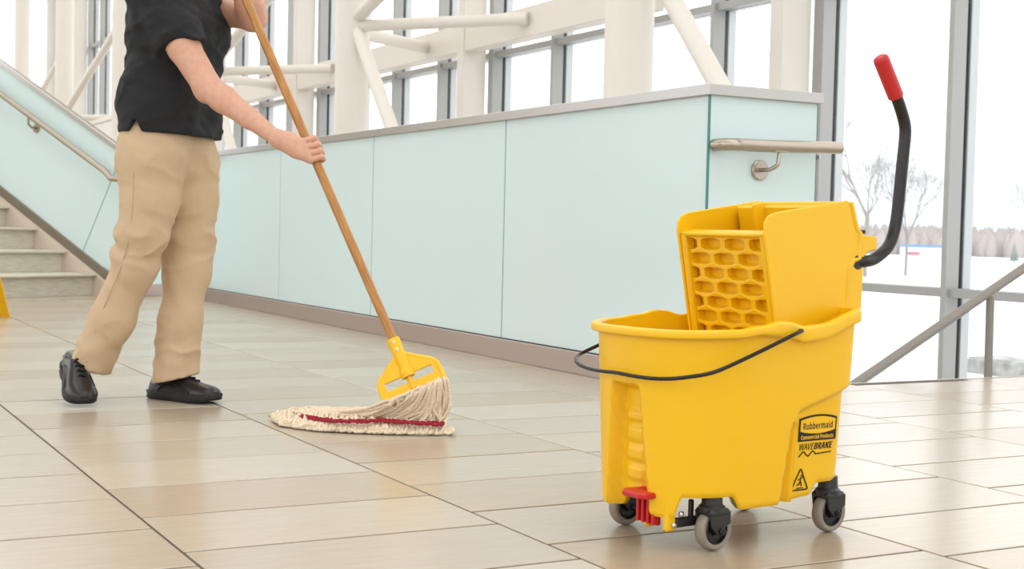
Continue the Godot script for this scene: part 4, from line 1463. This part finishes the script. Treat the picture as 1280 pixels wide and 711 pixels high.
func shoe(pe: Node3D, xf: Transform3D) -> void:
	var s := base("shoe", Vector3.ZERO, 0.0, pe)
	s.transform = xf
	var st := [[-0.004, 0.020, 0.05], [0.006, 0.029, 0.066], [0.03, 0.0345, 0.078], [0.07, 0.0355, 0.088], [0.105, 0.036, 0.090], [0.135, 0.0385, 0.084], [0.165, 0.043, 0.072], [0.195, 0.0455, 0.061], [0.22, 0.0445, 0.057], [0.242, 0.040, 0.053], [0.256, 0.032, 0.047], [0.264, 0.018, 0.038]]
	var mb := Mb.new()
	var r := []
	for q in st:
		var ring := PackedVector3Array()
		var cz := 0.006 * sin((q[0] + 0.02) * 9.0)
		for i in 24:
			var a := TAU * i / 24.0
			var c := cos(a); var v := sin(a)
			var pw := 0.72
			var y: float = 0.016 + (q[2] - 0.016) * maxf(0.0, signf(v) * pow(absf(v), pw))
			if v < 0: y = 0.016
			var taper := 1.0 - 0.30 * clampf((y - 0.03) / 0.06, 0, 1)
			ring.append(Vector3(q[0], y, cz + q[1] * signf(c) * pow(absf(c), 0.62) * taper))
		r.append(ring)
	mb.rows(r, true, false, true, true)
	put(mb, "upper", M.shoe_black, s)
	mb = Mb.new()
	var rr := []
	for lv in [[0.0, -0.002], [0.004, 0.004], [0.014, 0.0025], [0.026, 0.005], [0.029, -0.001]]:
		var ring := PackedVector3Array()
		for side in [1.0, -1.0]:
			for k in st.size():
				var q = st[k] if side > 0 else st[st.size() - 1 - k]
				var cz := 0.006 * sin((q[0] + 0.02) * 9.0)
				var wv := 0.0 if q[0] < 0.08 or q[0] > 0.13 else -0.004
				var ex := 0.0
				if k == 0: ex = -lv[1] if side > 0 else lv[1]
				if k == st.size() - 1: ex = lv[1] if side > 0 else -lv[1]
				var toe: float = 0.012 * pow(clampf((q[0] - 0.19) / 0.07, 0, 1), 2.0) if lv[0] < 0.01 else 0.004 * clampf((q[0] - 0.2) / 0.06, 0, 1)
				ring.append(Vector3(q[0] + ex, lv[0] + toe, cz + side * (q[1] + lv[1] + wv)))
		rr.append(ring)
	mb.rows(rr, true, false, true, true)
	put(mb, "sole", M.sole_black, s)
	mb = Mb.new()
	for k in 4:
		var x := 0.118 + k * 0.019
		var h := 0.0905 - k * 0.0075
		mb.tube([Vector3(x, h - 0.014, -0.020), Vector3(x + 0.008, h - 0.001, -0.009), Vector3(x + 0.004, h + 0.001, 0.006), Vector3(x + 0.012, h - 0.013, 0.022)], 0.0024, 6)
	for e in [1.0, -1.0]:
		mb.tube([Vector3(0.120, 0.092, 0.0), Vector3(0.128, 0.098, 0.012 * e), Vector3(0.144, 0.092, 0.020 * e), Vector3(0.136, 0.088, 0.012 * e)], 0.0018, 5)
	put(mb, "laces", M.lace_black, s)
	# stitched overlays on both sides
	mb = Mb.new()
	for e in [1.0, -1.0]:
		mb.tube([Vector3(0.05, 0.03, 0.0365 * e + 0.004), Vector3(0.075, 0.052, 0.0355 * e + 0.005), Vector3(0.11, 0.060, 0.0335 * e + 0.006), Vector3(0.15, 0.048, 0.038 * e + 0.006), Vector3(0.19, 0.034, 0.0455 * e + 0.006)], 0.0022, 5)
		mb.tube([Vector3(0.012, 0.05, 0.0275 * e + 0.002), Vector3(0.04, 0.062, 0.0305 * e + 0.003), Vector3(0.075, 0.078, 0.0270 * e + 0.004)], 0.002, 5)
	put(mb, "overlay", M.shoe_black, s)

func head(sk: Mb, pe: Node3D) -> void:
	var c := Vector3(0.135, 1.50, -0.015)
	var fd := Vector3(0.90, -0.22, 0.36).normalized()
	var rt := fd.cross(Vector3.UP).normalized()
	var up := rt.cross(fd)
	var f := Field.new(); f.k = 0.028
	f.add(c + up * 0.018 - fd * 0.02, c + up * 0.022 + fd * 0.022, 0.083, 0.078)
	f.add(c - up * 0.035 + fd * 0.035, c - up * 0.062 + fd * 0.052, 0.055, 0.034)
	f.add(c - up * 0.002 + fd * 0.098, c - up * 0.026 + fd * 0.112, 0.008, 0.013)
	f.add(c - up * 0.055 + fd * 0.084 - rt * 0.014, c - up * 0.055 + fd * 0.084 + rt * 0.014, 0.011, 0.011)
	f.add(c + up * 0.016 + fd * 0.088 - rt * 0.03, c + up * 0.016 + fd * 0.088 + rt * 0.03, 0.012, 0.012)
	f.add(c - up * 0.10 - fd * 0.02, c - up * 0.04 - fd * 0.01, 0.052, 0.05)
	for s in [-1.0, 1.0]:
		f.add(c + rt * 0.079 * s + up * 0.008 - fd * 0.01, c + rt * 0.077 * s - up * 0.018 - fd * 0.004, 0.014, 0.009)
		f.add(c - up * 0.022 + fd * 0.062 + rt * 0.04 * s, c - up * 0.026 + fd * 0.06 + rt * 0.042 * s, 0.024, 0.022)
	f.mesh_into(sk, c - Vector3(0.15, 0.15, 0.15), c + Vector3(0.16, 0.13, 0.15), 0.0055)
	var mb := Mb.new()
	var h := Field.new(); h.k = 0.03
	h.add(c + up * 0.03 - fd * 0.03, c + up * 0.04 + fd * 0.015, 0.092, 0.083)
	h.add(c - up * 0.02 - fd * 0.06, c - up * 0.05 - fd * 0.055, 0.062, 0.045)
	h.add(c - fd * 0.125 + up * 0.02, c - fd * 0.14 - up * 0.02, 0.036, 0.028)
	h.post = func(p: Vector3, d: float) -> float: return maxf(d, (p - c).dot(fd) - 0.058 - 0.6 * (p - c).dot(up) if (p - c).dot(up) < 0.05 else d)
	h.mesh_into(mb, c - Vector3(0.22, 0.17, 0.19), c + Vector3(0.18, 0.16, 0.17), 0.008)
	put(mb, "hair", M.hair_brown, pe)
	for s in [-1.0, 1.0]:
		mb = Mb.new()
		var e := Field.new(); e.add(c + fd * 0.088 + rt * 0.031 * s + up * 0.0, c + fd * 0.089 + rt * 0.031 * s, 0.011, 0.011)
		e.mesh_into(mb, c + fd * 0.088 + rt * 0.031 * s - Vector3.ONE * 0.016, c + fd * 0.088 + rt * 0.031 * s + Vector3.ONE * 0.016, 0.004)
		var ey := put(mb, "eye", M.eye_white, pe)
		mb = Mb.new()
		mb.lathe([Vector2(0.005, 0), Vector2(0.004, 0.0015), Vector2(0, 0.002)], 10, Transform3D(Basis(Quaternion(Vector3.UP, fd)), c + fd * 0.0985 + rt * 0.031 * s))
		put(mb, "iris", M.iris, ey)

# a hand closed round the mop handle; m = 1 for the lower hand, -1 for the upper one
func hand(sk: Mb, wr: Vector3, g: Vector3, m: float) -> void:
	var u := MOPDIR
	var er := (Vector3.RIGHT - u * u.x).normalized()
	var n := er.cross(u).normalized()
	if n.z < 0: n = -n
	if m < 0:
		er = (g - wr); er = (er - u * er.dot(u)).normalized()
		n = er.cross(u).normalized()
		if n.z < 0: n = -n
	var f := Field.new(); f.k = 0.004
	var o := [-0.0315, -0.0105, 0.0105, 0.0300]
	var ln := [1.0, 1.08, 1.03, 0.88]
	var bases := []
	for i in 4:
		var b: Vector3 = g + u * float(o[i]) + n * (0.0235 - 0.002 * absf(i - 1)) - er * 0.013
		bases.append(b)
		var k: float = ln[i]
		var pip := g + u * (float(o[i]) + 0.003) + n * 0.0165 + er * 0.0235 * k
		var dip := g + u * (float(o[i]) + 0.002) - n * 0.0085 + er * 0.0255 * k
		var tip := g + u * float(o[i]) - n * 0.0215 + er * 0.006
		f.chain([b, pip, dip, tip], [0.0100, 0.0090, 0.0084, 0.0074] if i < 3 else [0.0088, 0.0080, 0.0074, 0.0066])
	f.mesh_into(sk, g - Vector3.ONE * 0.075, g + Vector3.ONE * 0.075, 0.0027)
	# palm and thumb
	f = Field.new(); f.k = 0.016
	for i in 4:
		var b: Vector3 = bases[i]
		f.chain([wr + (b - wr) * 0.0 + u * float(o[i]) * 0.35, wr.lerp(b, 0.55) + u * float(o[i]) * 0.12 - n * 0.004, b - n * 0.001], [0.0185, 0.0155, 0.0112])
	var tb := wr.lerp(bases[0], 0.45) - u * 0.012 - n * 0.012
	f.chain([tb, g - u * 0.040 - n * 0.014 - er * 0.016, g - u * 0.046 - n * 0.021 + er * 0.006, g - u * 0.045 - n * 0.017 + er * 0.022], [0.0155, 0.0118, 0.0098, 0.0085])
	var lo := Vector3(minf(wr.x, g.x), minf(wr.y, g.y), minf(wr.z, g.z)) - Vector3.ONE * 0.07
	var hi := Vector3(maxf(wr.x, g.x), maxf(wr.y, g.y), maxf(wr.z, g.z)) + Vector3.ONE * 0.07
	f.mesh_into(sk, lo, hi, 0.0042)

# ------------------------------------------------------------------ mop
func build_mop() -> void:
	var rot := Basis(Vector3.UP, deg_to_rad(PTURN))
	var foot := Vector3(0.80, 0, 0.55)
	var mo := base("wet_mop", PP + rot * foot, deg_to_rad(PTURN))
	tag(mo, "wooden handled cotton string mop with yellow clamp held over the floor", "mop")
	var A := Vector3(0.778, 0.249, 0.5) - foot
	var u := MOPDIR
	var er := (Vector3.RIGHT - u * u.x).normalized()
	var n := er.cross(u).normalized()
	if n.z < 0: n = -n
	var mb := Mb.new()
	mb.tube([Vector3(0.001, -0.03, 0), Vector3(0, 0.3, 0), Vector3(0, 0.8, 0), Vector3(0, 1.35, 0), Vector3(0, 1.362, 0)], [0.0128, 0.0133, 0.0133, 0.0133, 0.009], 20)
	var hd := put(mb, "handle", M.varnished_wood, mo)
	hd.transform = Transform3D(Basis(er, -u, er.cross(-u)), A)
	# clamp: collar, plate with two slots, jaw
	var xf := Transform3D(Basis(er, -u, er.cross(-u)), A)      # local y runs up the handle
	var cl := base("clamp", Vector3.ZERO, 0.0, mo)
	cl.transform = xf
	mb = Mb.new()
	mb.lathe([Vector2(0.0134, 0.002), Vector2(0.0185, 0.002), Vector2(0.019, -0.002), Vector2(0.0165, -0.10), Vector2(0.0, -0.10)], 24)
	put(mb, "collar", M.yellow_plastic, cl)
	mb = Mb.new()
	var T := 0.011
	var pz := Transform3D(Basis.IDENTITY, Vector3(0, 0, -T / 2))
	# plate as bars round the two slots
	mb.prism(PackedVector2Array([Vector2(-0.012, -0.050), Vector2(0.012, -0.050), Vector2(0.078, -0.094), Vector2(0.086, -0.108), Vector2(0.0, -0.108), Vector2(-0.086, -0.108), Vector2(-0.078, -0.094)]), T, pz, 0.002)
	mb.prism(PackedVector2Array([Vector2(-0.0865, -0.106), Vector2(-0.070, -0.106), Vector2(-0.070, -0.132), Vector2(-0.0875, -0.132)]), T, pz, 0.0)
	mb.prism(PackedVector2Array([Vector2(0.070, -0.106), Vector2(0.0865, -0.106), Vector2(0.0875, -0.132), Vector2(0.070, -0.132)]), T, pz, 0.0)
	mb.prism(PackedVector2Array([Vector2(-0.009, -0.106), Vector2(0.009, -0.106), Vector2(0.009, -0.132), Vector2(-0.009, -0.132)]), T, pz, 0.0)
	mb.prism(PackedVector2Array([Vector2(-0.0875, -0.130), Vector2(0.0875, -0.130), Vector2(0.0885, -0.158), Vector2(-0.0885, -0.158)]), T, pz, 0.002)
	put(mb, "plate", M.yellow_plastic, cl)
	mb = Mb.new()       # raised rim round the plate
	mb.tube([Vector3(-0.0885, -0.157, 0), Vector3(-0.087, -0.108, 0), Vector3(-0.078, -0.093, 0), Vector3(-0.012, -0.049, 0)], 0.0068, 8)
	mb.tube([Vector3(0.012, -0.049, 0), Vector3(0.078, -0.093, 0), Vector3(0.087, -0.108, 0), Vector3(0.0885, -0.160, 0), Vector3(0.0895, -0.182, 0)], [0.0068, 0.0068, 0.0075, 0.0088, 0.0088], 8)
	put(mb, "plate_rim", M.yellow_plastic, cl)
	mb = Mb.new()
	mb.lathe([Vector2(0.013, -0.012), Vector2(0.0205, -0.012), Vector2(0.0215, 0.0), Vector2(0.0205, 0.012), Vector2(0.013, 0.012)], 20, Transform3D(Basis.IDENTITY, Vector3(0, -0.102, 0)))
	mb.box(Vector3(0, -0.13, 0.004), Vector3(0.014, 0.05, 0.014), 0.003)
	put(mb, "thumb_wheel", M.yellow_plastic, cl)
	for y in [-0.010, -0.032]:
		mb = Mb.new()
		mb.lathe([Vector2(0.0042, 0), Vector2(0.0042, 0.002), Vector2(0.0, 0.0032)], 10, Transform3D(Basis(Vector3.RIGHT, PI / 2), Vector3(-0.001, y, 0.0178)))
		put(mb, "rivet", M.chrome, cl)
	# cotton strands
	var rng := RandomNumberGenerator.new()
	rng.seed = 12
	var front := [Vector3(0.430, 0, 0.40), Vector3(0.473, 0, 0.506), Vector3(0.532, 0, 0.558), Vector3(0.592, 0, 0.594), Vector3(0.681, 0, 0.609), Vector3(0.769, 0, 0.618), Vector3(0.856, 0, 0.618), Vector3(0.947, 0, 0.611)]
	var back := [Vector3(0.440, 0, 0.375), Vector3(0.475, 0, 0.345), Vector3(0.522, 0, 0.355), Vector3(0.604, 0, 0.37), Vector3(0.680, 0, 0.40), Vector3(0.77, 0, 0.46), Vector3(0.86, 0, 0.50), Vector3(0.955, 0, 0.51)]
	var at := func(c: Array, v: float) -> Vector3:
		var s := clampf(v, 0, 0.9999) * (c.size() - 1)
		var k := int(s)
		return (c[k] as Vector3).lerp(c[k + 1], s - k)
	var yarn := Mb.new()
	for i in 290:
		var b := rng.randf()
		var v := clampf(b * 0.72 + 0.28 * pow(rng.randf(), 0.8) - 0.14 + 0.05 * rng.randfn(), 0.0, 1.0)
		if i % 3 == 0: v = rng.randf() ; 
		b = clampf(lerpf(b, pow(v, 1.15), 0.75), 0, 1)
		var S := A + u * 0.170 + er * lerpf(-0.080, 0.098, b) + n * rng.randf_range(-0.008, 0.004)
		var lay := rng.randf()
		var E: Vector3 = (at.call(front, v) as Vector3) - foot
		var B: Vector3 = (at.call(back, v) as Vector3).lerp(at.call(front, v), rng.randf_range(0.0, 0.55)) - foot
		E += Vector3(rng.randf_range(-0.012, 0.012), 0.006 + rng.randf() * 0.008, rng.randf_range(-0.022, 0.002))
		var top := S + Vector3(rng.randf_range(-0.008, 0.008), 0.012 * rng.randf(), 0) + n * rng.randf_range(0.010, 0.026)
		var mid := top.lerp(B, 0.22); mid.y = lerpf(top.y, 0.03, 0.66) + rng.randf_range(-0.008, 0.010)
		mid.x += 0.022 * smoothstep(0.8, 1.0, b)
		B.y = lerpf(0.010, 0.036, lay) * (0.45 + 0.55 * smoothstep(0.0, 0.25, v))
		var q := B.lerp(E, 0.55); q.y = lerpf(0.008, 0.036, lay) * (0.4 + 0.6 * smoothstep(0.0, 0.2, v)) + rng.randf_range(-0.002, 0.004)
		q.x += rng.randf_range(-0.015, 0.015)
		var pts := [S, top, mid, B, q, E]
		var cv := Curve3D.new()
		for k in pts.size():
			var tn: Vector3 = (pts[mini(k + 1, 5)] - pts[maxi(k - 1, 0)]) / 6.5
			cv.add_point(pts[k], -tn, tn)
		var sm := []; var rr := []
		var cnt := 26
		var L := cv.get_baked_length()
		for k in cnt:
			var p := cv.sample_baked(L * k / (cnt - 1), true)
			p += Vector3(rng.randf_range(-1, 1), rng.randf_range(-0.5, 0.6), rng.randf_range(-1, 1)) * 0.0024 * smoothstep(0.1, 0.6, k / float(cnt))
			p.y = maxf(p.y, 0.004)
			sm.append(p)
			rr.append(0.0046 + 0.0007 * (k % 2) + rng.randf_range(-0.0004, 0.0005))
		yarn.tube(sm, rr, 6)
	# looped fringe along the front edge
	for i in 190:
		var v := (i + rng.randf()) / 190.0
		var E: Vector3 = (at.call(front, v) as Vector3) - foot
		var inw: Vector3 = ((at.call(back, v) as Vector3) - (at.call(front, v) as Vector3)).normalized()
		var sd := Vector3.UP.cross(inw).normalized() * rng.randf_range(0.006, 0.012)
		var h := rng.randf_range(0.010, 0.026)
		E += inw * rng.randf_range(-0.006, 0.010)
		var p0 := E + inw * rng.randf_range(0.02, 0.04) + Vector3(0, h, 0)
		yarn.tube([p0 - sd * 0.6, E + inw * 0.014 - sd + Vector3(0, h * 0.72, 0), E - sd * 0.5 + Vector3(0, 0.007, 0), E + sd * 0.5 + Vector3(0, 0.006, 0), E + inw * 0.012 + sd + Vector3(0, h * 0.6, 0), p0 + sd * 0.6], 0.0044, 6)
	var ys := put(yarn, "cotton_strands", M.cotton_yarn, mo)
	ys.set_meta("kind", "stuff")
	# red stitched tail band: two rows of stitches
	var band := [[0.470, 0.026, 0.362], [0.492, 0.028, 0.44], [0.535, 0.030, 0.515], [0.587, 0.031, 0.562], [0.649, 0.032, 0.594], [0.713, 0.033, 0.598], [0.765, 0.036, 0.592], [0.822, 0.034, 0.606], [0.877, 0.033, 0.608], [0.930, 0.032, 0.602]]
	mb = Mb.new()
	for off in [-0.0042, 0.0042]:
		var cv := Curve3D.new()
		for k in band.size(): cv.add_point(Vector3(band[k][0], band[k][1] + off * 0.35, band[k][2] - off) - foot)
		var sm := []
		var rr := []
		for k in 110:
			var p := cv.sample_baked(cv.get_baked_length() * k / 109.0, true)
			sm.append(p + Vector3(0, rng.randf_range(-0.0025, 0.0025), rng.randf_range(-0.001, 0.001)))
			rr.append(0.0034 + 0.0014 * (k % 2))
		mb.tube(sm, rr, 6)
	put(mb, "tail_band", M.red_yarn, mo)

# ------------------------------------------------------------------ small things
func build_extras() -> void:
	# yellow folding floor sign at the left edge: two boards meeting at the top
	var s := base("floor_sign", Vector3(1.046, 0, -8.231), deg_to_rad(-24))
	tag(s, "yellow plastic A-frame floor sign at the picture's left edge", "sign")
	for e in [1.0, -1.0]:
		var mb := Mb.new()
		var bs := Basis(Vector3.RIGHT, -0.26 * e)
		var xf := Transform3D(bs, Vector3(0, 0, 0.155 * e))
		mb.prism(PackedVector2Array([Vector2(-0.150, 0.0), Vector2(-0.095, 0.0), Vector2(-0.085, 0.05), Vector2(0.085, 0.05), Vector2(0.095, 0.0), Vector2(0.150, 0.0), Vector2(0.05, 0.60), Vector2(-0.05, 0.60)]), 0.012, xf, 0.002)
		put(mb, "board", M.yellow_plastic, s)
	var mb := Mb.new()
	mb.tube([Vector3(-0.045, 0.585, 0.005), Vector3(0.045, 0.585, 0.005)], 0.012, 10)
	put(mb, "hinge", M.yellow_plastic, s)
